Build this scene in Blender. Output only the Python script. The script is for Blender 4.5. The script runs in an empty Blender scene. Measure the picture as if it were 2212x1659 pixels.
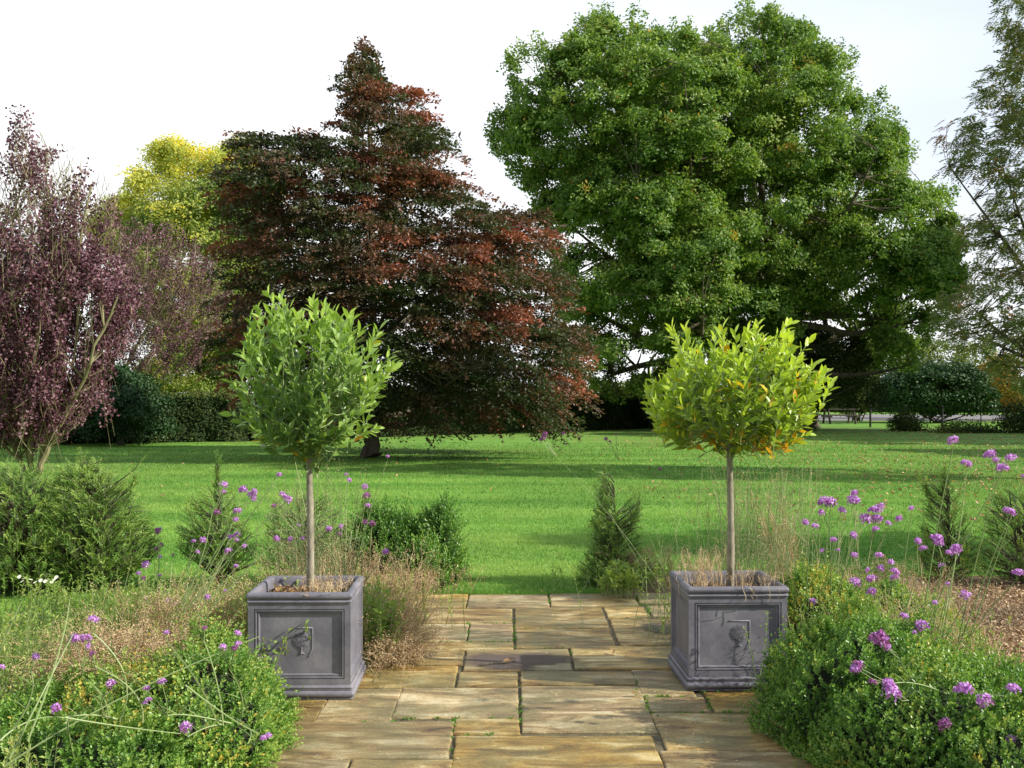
import bpy, math
import numpy as np
from mathutils import Vector
S = bpy.context.scene
COL = S.collection
F, HZ, CX, H = 2335.0, 848.0, 1106.0, 1.6

def W(px, py, Z):
    return np.array([(px-CX)/F*Z, Z, H-(py-HZ)/F*Z])
def G(px, py):                       # a point of the ground seen at px,py
    Z = F*H/(py-HZ)
    return np.array([(px-CX)/F*Z, Z, 0.0])
def rg(seed): return np.random.default_rng(seed)
def nrm(v):
    v = np.asarray(v, float)
    return v/np.maximum(np.linalg.norm(v, axis=-1, keepdims=True), 1e-9)

# ------------------------------------------------------------------ objects
def tag(o, label=None, cat=None, group=None, kind=None):
    if label: o['label'] = label
    if cat: o['category'] = cat
    if group: o['group'] = group
    if kind: o['kind'] = kind
    return o
def thing(name, loc, label, cat, group=None, rz=0):
    o = bpy.data.objects.new(name, None); COL.objects.link(o)
    o.empty_display_size = .1
    o.location = tuple(float(c) for c in loc); o.rotation_euler = (0, 0, rz)
    return tag(o, label, cat, group)
def mesh_np(name, V, loops, starts, mat, tint=None, smooth=False):
    me = bpy.data.meshes.new(name)
    me.vertices.add(len(V)); me.vertices.foreach_set('co', np.asarray(V, np.float32).ravel())
    me.loops.add(len(loops)); me.loops.foreach_set('vertex_index', np.asarray(loops, np.int32))
    me.polygons.add(len(starts)); me.polygons.foreach_set('loop_start', np.asarray(starts, np.int32))
    if tint is not None:
        a = me.attributes.new('tint', 'FLOAT', 'POINT')
        a.data.foreach_set('value', np.asarray(tint, np.float32))
    me.update(calc_edges=True)
    me.polygons.foreach_set('use_smooth', np.full(len(starts), smooth))
    if mat: me.materials.append(mat)
    return me
def obj(name, me, parent=None, loc=None):
    o = bpy.data.objects.new(name, me); COL.objects.link(o)
    if loc is not None: o.location = tuple(float(c) for c in loc)
    if parent is not None: o.parent = parent
    return o
class MB:
    """collects polygons"""
    def __init__(s): s.V = []; s.n = 0; s.L = []; s.S = []; s.c = 0; s.T = []
    def add(s, V, faces, t=.5):
        V = np.asarray(V, float).reshape(-1, 3)
        s.V.append(V); s.T.append(np.full(len(V), t))
        for f in faces:
            s.S.append(s.c); s.L.extend([i+s.n for i in f]); s.c += len(f)
        s.n += len(V)
    def box(s, x0, x1, y0, y1, z0, z1, t=.5, M=None):
        V = np.array([(x, y, z) for x in (x0, x1) for y in (y0, y1) for z in (z0, z1)], float)
        if M is not None: V = M(V)
        s.add(V, [(0,1,3,2),(4,6,7,5),(0,4,5,1),(2,3,7,6),(0,2,6,4),(1,5,7,3)], t)
    def tube(s, P, R, k=5, t=.5):
        P = np.asarray(P, float); n = len(P); R = np.broadcast_to(R, (n,))
        D = nrm(np.gradient(P, axis=0))
        a = np.array([0, 0, 1.]) if abs(D[0][2]) < .9 else np.array([1., 0, 0])
        U = nrm(np.cross(D, a)); Wv = np.cross(D, U)
        an = np.arange(k)*2*math.pi/k
        V = P[:, None]+R[:, None, None]*(np.cos(an)[None, :, None]*U[:, None]+np.sin(an)[None, :, None]*Wv[:, None])
        fs = [(i*k+j, i*k+(j+1)%k, (i+1)*k+(j+1)%k, (i+1)*k+j) for i in range(n-1) for j in range(k)]
        fs.append(tuple(range(k))[::-1]); fs.append(tuple((n-1)*k+j for j in range(k)))
        s.add(V, fs, t)
    def mesh(s, name, mat, smooth=False, sharp=None):
        me = mesh_np(name, np.vstack(s.V), s.L, s.S, mat, np.concatenate(s.T), smooth)
        if sharp: me.set_sharp_from_angle(angle=math.radians(sharp))
        return me
    def build(s, name, mat, parent=None, smooth=False, sharp=None, loc=None):
        return obj(name, s.mesh(name, mat, smooth, sharp), parent, loc)

TPL = {
 'quad': (np.array([(0,0,0),(.5,.5,.10),(1,0,0),(.5,-.5,.10)]), [(0,1,2,3)]),
 'leaf': (np.array([(0,0,0),(.3,.42,.06),(.7,.36,.04),(1,0,-.06),(.7,-.36,.04),(.3,-.42,.06),(.5,0,-.03)]), [(0,6,1),(6,2,1),(6,3,2),(0,5,6),(6,5,4),(6,4,3)]),
 'bay': (np.array([(0,0,0),(.12,.10,.01),(.35,.46,.05),(.65,.46,.05),(.88,.17,-.0),(1,0,-.08),(.88,-.17,0),(.65,-.46,.05),(.35,-.46,.05),(.12,-.10,.01),(.35,0,0),(.65,0,-.01)]),
         [(0,1,9),(1,2,10),(9,1,10),(9,10,8),(2,3,11,10),(10,11,7,8),(3,4,11),(4,5,6,11),(11,6,7)]),
 'blade': (np.array([(0,.5,0),(0,-.5,0),(.55,.32,-.04),(.55,-.32,-.04),(1,0,-.22)]), [(0,1,3,2),(2,3,4)]),
 'tri': (np.array([(0,.5,0),(0,-.5,0),(1,0,0)]), [(0,1,2)]),
}
def leaves(name, C, D, N, L, Wd, tint, mat, tpl='quad', smooth=False):
    """leaf-sized faces: base C, tip direction D, face normal N"""
    T, fs = TPL[tpl]
    C = np.asarray(C, float); n = len(C)
    D = nrm(D); Sd = nrm(np.cross(N, D)); N = np.cross(D, Sd)
    L = np.broadcast_to(L, (n,)); Wd = np.broadcast_to(Wd, (n,)); tint = np.broadcast_to(tint, (n,))
    V = (C[:, None]+T[None, :, 0:1]*L[:, None, None]*D[:, None]+T[None, :, 1:2]*Wd[:, None, None]*Sd[:, None]
         + T[None, :, 2:3]*L[:, None, None]*N[:, None]).reshape(-1, 3)
    k = len(T); fl = np.concatenate([np.array(f) for f in fs]); m = len(fl)
    st = np.cumsum([0]+[len(f) for f in fs[:-1]])
    loops = (np.arange(n)[:, None]*k+fl[None]).ravel()
    starts = (np.arange(n)[:, None]*m+st[None]).ravel()
    return mesh_np(name, V, loops, starts, mat, np.repeat(tint, k), smooth)
def rdir(r, n):
    return nrm(r.normal(size=(n, 3)))
def ball(r, shape):
    v = r.normal(size=(*shape, 3)); v /= np.linalg.norm(v, axis=-1, keepdims=True)
    return v*(r.random((*shape, 1))**.42)*1.75
class Nz:
    def __init__(s, seed, scale, k=7):
        r = rg(seed); s.K = rdir(r, k)*(2*math.pi/scale)*r.uniform(.6, 1.7, (k, 1)); s.p = r.uniform(0, 6.28, k)
    def __call__(s, P):
        return np.sin(np.asarray(P)@s.K.T+s.p).sum(-1)/math.sqrt(len(s.p)/2)   # ~ N(0,1)

# ------------------------------------------------------------------ materials
def newmat(name):
    m = bpy.data.materials.new(name); m.use_nodes = True
    nt = m.node_tree; nt.nodes.clear()
    return m, nt, nt.nodes, nt.links
def ramp(nd, stops):
    r = nd.new('ShaderNodeValToRGB'); e = r.color_ramp.elements
    while len(e) > len(stops): e.remove(e[-1])
    while len(e) < len(stops): e.new(.5)
    for x, (p, c) in zip(e, stops): x.position = p; x.color = (*c, 1)
    return r
def leafmat(name, stops, rough=.5, tr=.3, spec=.4, tc=(1.6,1.65,.8)):
    m, nt, nd, lk = newmat(name)
    at = nd.new('ShaderNodeAttribute'); at.attribute_name = 'tint'
    r = ramp(nd, stops); lk.new(at.outputs['Fac'], r.inputs[0])
    p = nd.new('ShaderNodeBsdfPrincipled'); p.inputs['Roughness'].default_value = rough
    p.inputs['Specular IOR Level'].default_value = spec
    lk.new(r.outputs[0], p.inputs['Base Color'])
    t = nd.new('ShaderNodeBsdfTranslucent')
    g = nd.new('ShaderNodeMix'); g.data_type = 'RGBA'; g.blend_type = 'MULTIPLY'; g.inputs[0].default_value = 1
    lk.new(r.outputs[0], g.inputs[6]); g.inputs[7].default_value = (*tc, 1); lk.new(g.outputs[2], t.inputs[0])
    mx = nd.new('ShaderNodeMixShader'); mx.inputs[0].default_value = tr
    lk.new(p.outputs[0], mx.inputs[1]); lk.new(t.outputs[0], mx.inputs[2])
    o = nd.new('ShaderNodeOutputMaterial'); lk.new(mx.outputs[0], o.inputs[0])
    return m
def noisemat(name, stops, scale=5, rough=.8, bump=.3, bscale=None, detail=6, stretch=None, spec=.3, tintmix=None, dist=.01):
    m, nt, nd, lk = newmat(name)
    tc = nd.new('ShaderNodeTexCoord'); mp = nd.new('ShaderNodeMapping'); lk.new(tc.outputs['Object'], mp.inputs[0])
    if stretch: mp.inputs['Scale'].default_value = stretch
    n = nd.new('ShaderNodeTexNoise'); n.inputs['Scale'].default_value = scale; n.inputs['Detail'].default_value = detail
    lk.new(mp.outputs[0], n.inputs[0])
    r = ramp(nd, stops); lk.new(n.outputs[0], r.inputs[0])
    p = nd.new('ShaderNodeBsdfPrincipled'); p.inputs['Roughness'].default_value = rough; p.inputs['Specular IOR Level'].default_value = spec
    lk.new(r.outputs[0], p.inputs['Base Color'])
    n2 = nd.new('ShaderNodeTexNoise'); n2.inputs['Scale'].default_value = bscale or scale*4; n2.inputs['Detail'].default_value = 8
    lk.new(mp.outputs[0], n2.inputs[0])
    b = nd.new('ShaderNodeBump'); b.inputs['Strength'].default_value = bump; b.inputs['Distance'].default_value = dist
    lk.new(n2.outputs[0], b.inputs['Height']); lk.new(b.outputs[0], p.inputs['Normal'])
    o = nd.new('ShaderNodeOutputMaterial'); lk.new(p.outputs[0], o.inputs[0])
    return m

M = {}
M['oak'] = leafmat('oak_leaf', [(0,(.055,.13,.022)),(.5,(.145,.245,.042)),(.85,(.28,.38,.08)),(.95,(.36,.3,.05)),(1,(.5,.22,.03))], tr=.33)
M['beech'] = leafmat('beech_leaf', [(0,(.055,.085,.03)),(.25,(.085,.085,.038)),(.42,(.115,.07,.045)),(.7,(.19,.08,.055)),(1,(.36,.12,.075))], rough=.5, tr=.2)
M['plum'] = leafmat('plum_leaf', [(0,(.075,.026,.042)),(.5,(.165,.07,.095)),(1,(.40,.24,.28))], tr=.25, tc=(1.5,.9,1.1))
M['yellow'] = leafmat('yellow_leaf', [(0,(.15,.25,.07)),(.4,(.3,.36,.09)),(.72,(.56,.56,.13)),(1,(.82,.64,.07))], tr=.4)
M['rowan'] = leafmat('rowan_leaf', [(0,(.10,.16,.045)),(.5,(.18,.22,.08)),(.85,(.27,.2,.1)),(1,(.42,.17,.05))], tr=.25)
M['hedge'] = leafmat('hedge_leaf', [(0,(.018,.04,.01)),(.6,(.04,.07,.018)),(1,(.15,.17,.04))], rough=.7, tr=.15, spec=.2)
M['ivy'] = leafmat('ivy_leaf', [(0,(.025,.06,.02)),(.6,(.05,.11,.035)),(1,(.09,.17,.06))], rough=.5, tr=.1, spec=.3)
M['shrub'] = leafmat('shrub_leaf', [(0,(.08,.13,.025)),(.5,(.15,.21,.04)),(.8,(.25,.27,.05)),(1,(.42,.22,.04))], tr=.35)
M['bay'] = leafmat('bay_leaf', [(0,(.055,.12,.035)),(.4,(.15,.25,.06)),(.8,(.33,.48,.11)),(.9,(.38,.42,.04)),(.96,(.62,.38,.03)),(1,(.6,.25,.02))], rough=.36, tr=.27, spec=.45)
M['bay2'] = leafmat('bay_leaf_pale', [(0,(.09,.15,.025)),(.4,(.24,.35,.04)),(.8,(.46,.58,.08)),(.9,(.5,.5,.05)),(.96,(.72,.4,.03)),(1,(.6,.22,.02))], rough=.36, tr=.3, spec=.45)
M['box'] = leafmat('box_leaf', [(0,(.06,.15,.025)),(.5,(.14,.28,.045)),(.85,(.32,.43,.09)),(.95,(.42,.47,.11)),(1,(.5,.38,.07))], rough=.4, tr=.25, spec=.45)
M['yew'] = leafmat('yew_needle', [(0,(.05,.11,.022)),(.5,(.125,.24,.045)),(1,(.32,.44,.09))], tr=.2)
M['herb'] = leafmat('herb_leaf', [(0,(.12,.22,.04)),(.5,(.24,.36,.07)),(.85,(.40,.45,.13)),(1,(.5,.35,.16))], tr=.35)
M['grass'] = leafmat('grass_blade', [(0,(.055,.17,.022)),(.5,(.145,.31,.048)),(1,(.32,.45,.1))], rough=.55, tr=.25, spec=.25)
M['stem'] = leafmat('green_stem', [(0,(.17,.26,.08)),(.6,(.3,.38,.16)),(1,(.5,.48,.26))], tr=.1)
M['straw'] = leafmat('dry_stem', [(0,(.24,.15,.08)),(.5,(.46,.32,.18)),(1,(.68,.54,.34))], rough=.7, tr=.15)
M['flower'] = leafmat('verbena_petal', [(0,(.16,.07,.12)),(.25,(.38,.13,.28)),(.6,(.46,.18,.55)),(1,(.82,.54,.9))], tr=.3, tc=(1.4,1,1.4))
M['white'] = leafmat('white_petal', [(0,(.7,.6,.6)),(1,(.9,.9,.85))], tr=.3)
M['dead'] = leafmat('dead_leaf', [(0,(.14,.07,.035)),(.5,(.36,.2,.09)),(1,(.6,.4,.2))], tr=.15)
M['chip'] = leafmat('bark_chip', [(0,(.18,.1,.05)),(.5,(.44,.29,.16)),(1,(.7,.54,.34))], rough=.8, tr=0)
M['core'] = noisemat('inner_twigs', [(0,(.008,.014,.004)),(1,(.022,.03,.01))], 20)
M['bark'] = noisemat('bark', [(.3,(.06,.05,.036)),(.7,(.15,.125,.085))], 6, .9, .8, stretch=(1,1,.25), dist=.03)
M['bark_plum'] = noisemat('bark_plum', [(.3,(.16,.14,.07)),(.7,(.3,.27,.15))], 8, .85, .5, stretch=(1,1,.3))
M['bark_grey'] = noisemat('bark_grey', [(.3,(.15,.13,.095)),(.55,(.3,.265,.2)),(.75,(.4,.37,.3))], 30, .7, .5, stretch=(1,1,.4), dist=.004)
M['soil'] = noisemat('soil', [(.3,(.05,.032,.02)),(.7,(.14,.09,.055))], 30, .95, 1, dist=.02)
M['mulch'] = noisemat('bark_mulch', [(.3,(.16,.09,.045)),(.5,(.32,.2,.11)),(.7,(.5,.36,.22))], 45, .95, 1, dist=.02)
M['wood'] = noisemat('weathered_wood', [(.3,(.06,.05,.04)),(.7,(.12,.1,.08))], 8, .8, .4)
M['iron'] = noisemat('black_iron', [(.3,(.01,.01,.01)),(.7,(.03,.03,.03))], 8, .6, .2)
M['asphalt'] = noisemat('asphalt', [(.3,(.17,.155,.15)),(.7,(.24,.22,.21))], 2, .8, .3)
M['mortar'] = noisemat('joint_sand', [(.3,(.075,.065,.04)),(.6,(.14,.115,.065)),(.8,(.10,.13,.045))], 18, .95, .8)

def lead():
    m, nt, nd, lk = newmat('lead_grey_fibreglass')
    tc = nd.new('ShaderNodeTexCoord')
    n = nd.new('ShaderNodeTexNoise'); n.inputs['Scale'].default_value = 5; n.inputs['Detail'].default_value = 5; n.inputs['Roughness'].default_value = .6
    lk.new(tc.outputs['Object'], n.inputs[0])
    r = ramp(nd, [(.34,(.125,.12,.145)),(.5,(.165,.158,.188)),(.66,(.22,.212,.238))]); lk.new(n.outputs[0], r.inputs[0])
    n3 = nd.new('ShaderNodeTexNoise'); n3.inputs['Scale'].default_value = 60; n3.inputs['Detail'].default_value = 4
    mp = nd.new('ShaderNodeMapping'); mp.inputs['Scale'].default_value = (1,1,.8)
    lk.new(tc.outputs['Object'], mp.inputs[0]); lk.new(mp.outputs[0], n3.inputs[0])
    mx = nd.new('ShaderNodeMix'); mx.data_type = 'RGBA'; mx.blend_type = 'OVERLAY'; mx.inputs[0].default_value = .22
    lk.new(r.outputs[0], mx.inputs[6]); lk.new(n3.outputs[0], mx.inputs[7])
    p = nd.new('ShaderNodeBsdfPrincipled'); p.inputs['Roughness'].default_value = .55; p.inputs['Specular IOR Level'].default_value = .45
    lk.new(mx.outputs[2], p.inputs['Base Color'])
    b = nd.new('ShaderNodeBump'); b.inputs['Strength'].default_value = .25; b.inputs['Distance'].default_value = .002
    lk.new(n3.outputs[0], b.inputs['Height']); lk.new(b.outputs[0], p.inputs['Normal'])
    o = nd.new('ShaderNodeOutputMaterial'); lk.new(p.outputs[0], o.inputs[0])
    return m
M['lead'] = lead()

def slabmat():
    m, nt, nd, lk = newmat('riven_sandstone')
    tc = nd.new('ShaderNodeTexCoord'); at = nd.new('ShaderNodeAttribute'); at.attribute_name = 'tint'
    sep = nd.new('ShaderNodeCombineXYZ')
    mul = nd.new('ShaderNodeMath'); mul.operation = 'MULTIPLY'; mul.inputs[1].default_value = 37.0
    lk.new(at.outputs['Fac'], mul.inputs[0]); lk.new(mul.outputs[0], sep.inputs[2])
    add = nd.new('ShaderNodeVectorMath'); add.operation = 'ADD'; lk.new(tc.outputs['Object'], add.inputs[0]); lk.new(sep.outputs[0], add.inputs[1])
    mp = nd.new('ShaderNodeMapping'); mp.inputs['Scale'].default_value = (1.0, 3.2, 1); mp.inputs['Rotation'].default_value = (0, 0, .12)
    lk.new(add.outputs[0], mp.inputs[0])
    n = nd.new('ShaderNodeTexNoise'); n.inputs['Scale'].default_value = 2.6; n.inputs['Detail'].default_value = 9; n.inputs['Roughness'].default_value = .62; n.inputs['Distortion'].default_value = .8
    lk.new(mp.outputs[0], n.inputs[0])
    r = ramp(nd, [(.33,(.10,.062,.024)),(.44,(.27,.165,.05)),(.53,(.42,.285,.095)),(.63,(.62,.5,.26))]); lk.new(n.outputs[0], r.inputs[0])
    hs = nd.new('ShaderNodeHueSaturation'); lk.new(r.outputs[0], hs.inputs['Color'])
    m1 = nd.new('ShaderNodeMapRange'); m1.inputs['To Min'].default_value = .6; m1.inputs['To Max'].default_value = 1.12; lk.new(at.outputs['Fac'], m1.inputs['Value']); lk.new(m1.outputs[0], hs.inputs['Value'])
    wn = nd.new('ShaderNodeTexWhiteNoise'); wn.noise_dimensions = '1D'; lk.new(at.outputs['Fac'], wn.inputs['W'])
    m2 = nd.new('ShaderNodeMapRange'); m2.inputs['To Min'].default_value = .8; m2.inputs['To Max'].default_value = 1.12; lk.new(wn.outputs[0], m2.inputs['Value']); lk.new(m2.outputs[0], hs.inputs['Saturation'])
    # green-black algae blotches
    n2 = nd.new('ShaderNodeTexNoise'); n2.inputs['Scale'].default_value = 2.3; n2.inputs['Detail'].default_value = 9; n2.inputs['Roughness'].default_value = .68; lk.new(tc.outputs['Object'], n2.inputs[0])
    r2 = ramp(nd, [(.42,(0,0,0)),(.6,(.68,.68,.68))]); lk.new(n2.outputs[0], r2.inputs[0])
    mx = nd.new('ShaderNodeMix'); mx.data_type = 'RGBA'; lk.new(r2.outputs[0], mx.inputs[0]); lk.new(hs.outputs[0], mx.inputs[6]); mx.inputs[7].default_value = (.13,.125,.055,1)
    n5 = nd.new('ShaderNodeTexNoise'); n5.inputs['Scale'].default_value = 90; n5.inputs['Detail'].default_value = 3; lk.new(tc.outputs['Object'], n5.inputs[0])
    mx2 = nd.new('ShaderNodeMix'); mx2.data_type = 'RGBA'; mx2.blend_type = 'OVERLAY'; mx2.inputs[0].default_value = .55
    lk.new(mx.outputs[2], mx2.inputs[6]); lk.new(n5.outputs[0], mx2.inputs[7])
    p = nd.new('ShaderNodeBsdfPrincipled'); lk.new(mx2.outputs[2], p.inputs['Base Color'])
    rr = nd.new('ShaderNodeMapRange'); rr.inputs['To Min'].default_value = .38; rr.inputs['To Max'].default_value = .75; lk.new(n2.outputs[0], rr.inputs['Value']); lk.new(rr.outputs[0], p.inputs['Roughness'])
    b = nd.new('ShaderNodeBump'); b.inputs['Strength'].default_value = .8; b.inputs['Distance'].default_value = .016; lk.new(n.outputs[0], b.inputs['Height']); lk.new(b.outputs[0], p.inputs['Normal'])
    o = nd.new('ShaderNodeOutputMaterial'); lk.new(p.outputs[0], o.inputs[0])
    return m
M['slab'] = slabmat()

def lawnmat():
    m, nt, nd, lk = newmat('mown_lawn')
    tc = nd.new('ShaderNodeTexCoord')
    mp = nd.new('ShaderNodeMapping'); mp.inputs['Scale'].default_value = (.22, 1.3, 1); mp.inputs['Rotation'].default_value = (0, 0, -.06); lk.new(tc.outputs['Object'], mp.inputs[0])
    n = nd.new('ShaderNodeTexNoise'); n.inputs['Scale'].default_value = 1.0; n.inputs['Detail'].default_value = 9; n.inputs['Roughness'].default_value = .65; lk.new(mp.outputs[0], n.inputs[0])
    n2 = nd.new('ShaderNodeTexNoise'); n2.inputs['Scale'].default_value = 40; n2.inputs['Detail'].default_value = 5; lk.new(tc.outputs['Object'], n2.inputs[0])
    ad = nd.new('ShaderNodeMath'); ad.operation = 'ADD'; lk.new(n.outputs[0], ad.inputs[0]); lk.new(n2.outputs[0], ad.inputs[1])
    hf = nd.new('ShaderNodeMath'); hf.operation = 'MULTIPLY'; hf.inputs[1].default_value = .5; lk.new(ad.outputs[0], hf.inputs[0])
    r = ramp(nd, [(.34,(.055,.17,.02)),(.5,(.14,.30,.045)),(.64,(.26,.40,.075))]); lk.new(hf.outputs[0], r.inputs[0])
    p = nd.new('ShaderNodeBsdfPrincipled'); p.inputs['Roughness'].default_value = .85; p.inputs['Specular IOR Level'].default_value = .15
    n4 = nd.new('ShaderNodeTexNoise'); n4.inputs['Scale'].default_value = .16; n4.inputs['Detail'].default_value = 5; lk.new(tc.outputs['Object'], n4.inputs[0])
    r4 = ramp(nd, [(.42,(0,0,0)),(.68,(.7,.7,.7))]); lk.new(n4.outputs[0], r4.inputs[0])
    wv = nd.new('ShaderNodeTexWave'); wv.bands_direction = 'Y'; wv.inputs['Scale'].default_value = .137; wv.inputs['Distortion'].default_value = .6; wv.inputs['Detail'].default_value = 2; lk.new(tc.outputs['Object'], wv.inputs[0])
    rw = ramp(nd, [(.42,(.91,.92,.9)),(.58,(1.07,1.05,1.06))]); lk.new(wv.outputs[1], rw.inputs[0])
    mw = nd.new('ShaderNodeMix'); mw.data_type = 'RGBA'; mw.blend_type = 'MULTIPLY'; mw.inputs[0].default_value = 1; lk.new(r.outputs[0], mw.inputs[6]); lk.new(rw.outputs[0], mw.inputs[7])
    m4 = nd.new('ShaderNodeMix'); m4.data_type = 'RGBA'; lk.new(r4.outputs[0], m4.inputs[0]); lk.new(mw.outputs[2], m4.inputs[6]); m4.inputs[7].default_value = (.17,.24,.05,1)
    lk.new(m4.outputs[2], p.inputs['Base Color'])
    b = nd.new('ShaderNodeBump'); b.inputs['Strength'].default_value = .7; b.inputs['Distance'].default_value = .04; lk.new(n2.outputs[0], b.inputs['Height']); lk.new(b.outputs[0], p.inputs['Normal'])
    o = nd.new('ShaderNodeOutputMaterial'); lk.new(p.outputs[0], o.inputs[0])
    return m
M['lawn'] = lawnmat()
def watermat():
    m, nt, nd, lk = newmat('puddle_water')
    p = nd.new('ShaderNodeBsdfPrincipled'); p.inputs['Base Color'].default_value = (.17,.14,.13,1); p.inputs['Roughness'].default_value = .12
    at = nd.new('ShaderNodeAttribute'); at.attribute_name = 'tint'
    n = nd.new('ShaderNodeTexNoise'); n.inputs['Scale'].default_value = 9; n.inputs['Detail'].default_value = 5
    tc = nd.new('ShaderNodeTexCoord'); lk.new(tc.outputs['Object'], n.inputs[0])
    ad = nd.new('ShaderNodeMath'); ad.operation = 'MULTIPLY_ADD'; ad.inputs[1].default_value = .9; lk.new(n.outputs[0], ad.inputs[0]); lk.new(at.outputs['Fac'], ad.inputs[2])
    mr = nd.new('ShaderNodeMapRange'); mr.inputs['From Min'].default_value = .5; mr.inputs['From Max'].default_value = .95; mr.inputs['To Max'].default_value = .85; lk.new(ad.outputs[0], mr.inputs['Value'])
    lk.new(mr.outputs[0], p.inputs['Alpha'])
    o = nd.new('ShaderNodeOutputMaterial'); lk.new(p.outputs[0], o.inputs[0])
    return m
M['water'] = watermat()

# ------------------------------------------------------------------ ground
def sheet(name, pts, z, mat, kind='structure'):
    mb = MB(); mb.add([(x, y, z) for x, y in pts], [tuple(range(len(pts)))]); o = mb.build(name, mat)
    return tag(o, kind=kind)
def ground_sheet():
    mb = MB(); xs = np.array([-2500,-300,-60,-20,-8,0,8,20,60,300,2500.]); ys = np.array([-300,0,4,9,20,40,90,300,3500.])
    V = [(x, y, 0) for y in ys for x in xs]; n = len(xs)
    mb.add(V, [(j*n+i, j*n+i+1, (j+1)*n+i+1, (j+1)*n+i) for j in range(len(ys)-1) for i in range(n-1)])
    tag(mb.build('lawn', M['lawn']), kind='structure')
ground_sheet()
sheet('road', [(10,62),(60,58),(60,76),(10,80)], .012, M['asphalt'])
def ragged(pts, seed, step=.12, amp=.05):
    r = rg(seed); out = []
    for a, b in zip(pts, pts[1:]+pts[:1]):
        a = np.array(a); b = np.array(b); n = max(2, int(np.linalg.norm(b-a)/step))
        for i in range(n): out.append(tuple(a+(b-a)*i/n+r.normal(0, amp, 2)))
    return out
sheet('soil_bed_left', ragged([(-2.9,2.5),(-1.05,2.5),(-1.05,8.35),(-.66,8.45),(-.8,8.7),(-1.4,8.1),(-2.9,7.6),(-2.95,6.5)], 3), .008, M['soil'])
sheet('bark_bed_right', ragged([(1.2,2.5),(6.2,2.5),(6.4,8.9),(5,9.4),(.85,9.4),(.62,8.45),(1.2,8.4)], 4), .008, M['mulch'])
# patio: each slab is a bevelled riven stone with sand joints between
SL = [ # x left, x right, y top, y bottom measured along the paving, then taken to metres
 (480,828,68,125),(833,1150,68,121),(1155,1492,66,116),(1497,1700,64,108),(1705,2000,64,108),
 (400,660,130,187),(665,1006,127,183),(1016,1372,122,204),(1372,1537,117,161),(1546,1760,113,161),(1765,2050,113,161),
 (380,570,190,262),(574,832,188,258),(836,1009,184,258),(1020,1402,207,283),(1408,1690,165,272),(1695,2100,165,272),
 (300,620,265,352),(626,1012,262,293),(612,815,297,350),(820,1235,288,375),(1243,1680,278,368),(1020,1235,284,288.5),
 (380,786,355,440),(792,1028,379,436),(1038,1488,378,431),(1494,1700,371,474),(1685,2100,276,455),
 (-60,270,445,575),(268,552,445,575),(552,1032,441,562),(1042,1543,435,620),(1538,1776,479,540),(1780,2150,460,537),
 (-120,768,579,725),(776,1036,566,628),(768,1592,634,820),(1582,2200,543,691),(1614,2400,697,860),(-250,335,729,900),(342,762,729,900),(776,1590,824,930),(-250,765,904,1000),
]
def y7(y): return 3736/(405.4+.55*y)
def patio():
    r = rg(5); mb = MB()
    for (x0, x1, a, b) in SL:
        if b-a < 10: continue
        ym = (a+b)/2; Zm = y7(ym)
        X0 = (.55*x0-553)*Zm/F+.001; X1 = (.55*x1-553)*Zm/F-.001
        Y1 = y7(a)-.003; Y0 = y7(b)+.003
        z = .030+r.uniform(-.002, .003); t = r.uniform(.05, 1)
        n = 9
        # outline with chipped edges
        def edge(p, q):
            p = np.array(p); q = np.array(q); d = q-p; nn = np.array([-d[1], d[0]])/np.linalg.norm(d)
            return [p+d*i/n+nn*r.normal(0, .0022) for i in range(n)]
        out = np.array(edge((X0,Y0),(X1,Y0))+edge((X1,Y0),(X1,Y1))+edge((X1,Y1),(X0,Y1))+edge((X0,Y1),(X0,Y0)))
        c = out.mean(0); k = len(out)
        d = nrm(c-out)
        rings = [np.c_[out, np.full(k, .0)], np.c_[out, np.full(k, z-.007)], np.c_[out+d*.006, np.full(k, z-.001)], np.c_[out+d*.016, np.full(k, z)]]
        V = np.vstack(rings+[np.r_[c, z][None]])
        fs = [(j*k+i, j*k+(i+1)%k, (j+1)*k+(i+1)%k, (j+1)*k+i) for j in range(3) for i in range(k)]
        fs += [(3*k+i, 3*k+(i+1)%k, 4*k) for i in range(k)]
        mb.add(V, fs, t)
    tag(mb.build('patio', M['slab']), kind='structure')
sheet('patio_joints', [(-1.9,2.2),(2.0,2.2),(1.5,5.6),(1.5,8.38),(-1.5,8.38),(-1.5,6)], .018, M['mortar'])
patio()
def puddle():
    for (cx, cy, rx, ry, ph) in ((1010,340,215,40,0),(1590,208,85,24,2)):
        mb = MB(); V = []; k = 64; rings = (0.02,.35,.6,.8,1.)
        for q in rings:
            for a in np.arange(k)*2*math.pi/k:
                w = 1+.14*math.sin(2*a+1+ph)+.12*math.sin(3*a+.4)+.08*math.sin(5*a+2)
                x = cx+rx*w*q*math.cos(a); y = cy-ry*w*q*math.sin(a); V.append(((.55*x-553)*y7(y)/F, y7(y), .0352))
        fs = [(j*k+i, j*k+(i+1)%k, (j+1)*k+(i+1)%k, (j+1)*k+i) for j in range(len(rings)-1) for i in range(k)]+[tuple(range(k))]
        mb.add(V, fs); mb.T = [np.repeat([1-q**1.5 for q in rings], k)]
        tag(mb.build('puddle', M['water']), kind='structure')
puddle()

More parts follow.
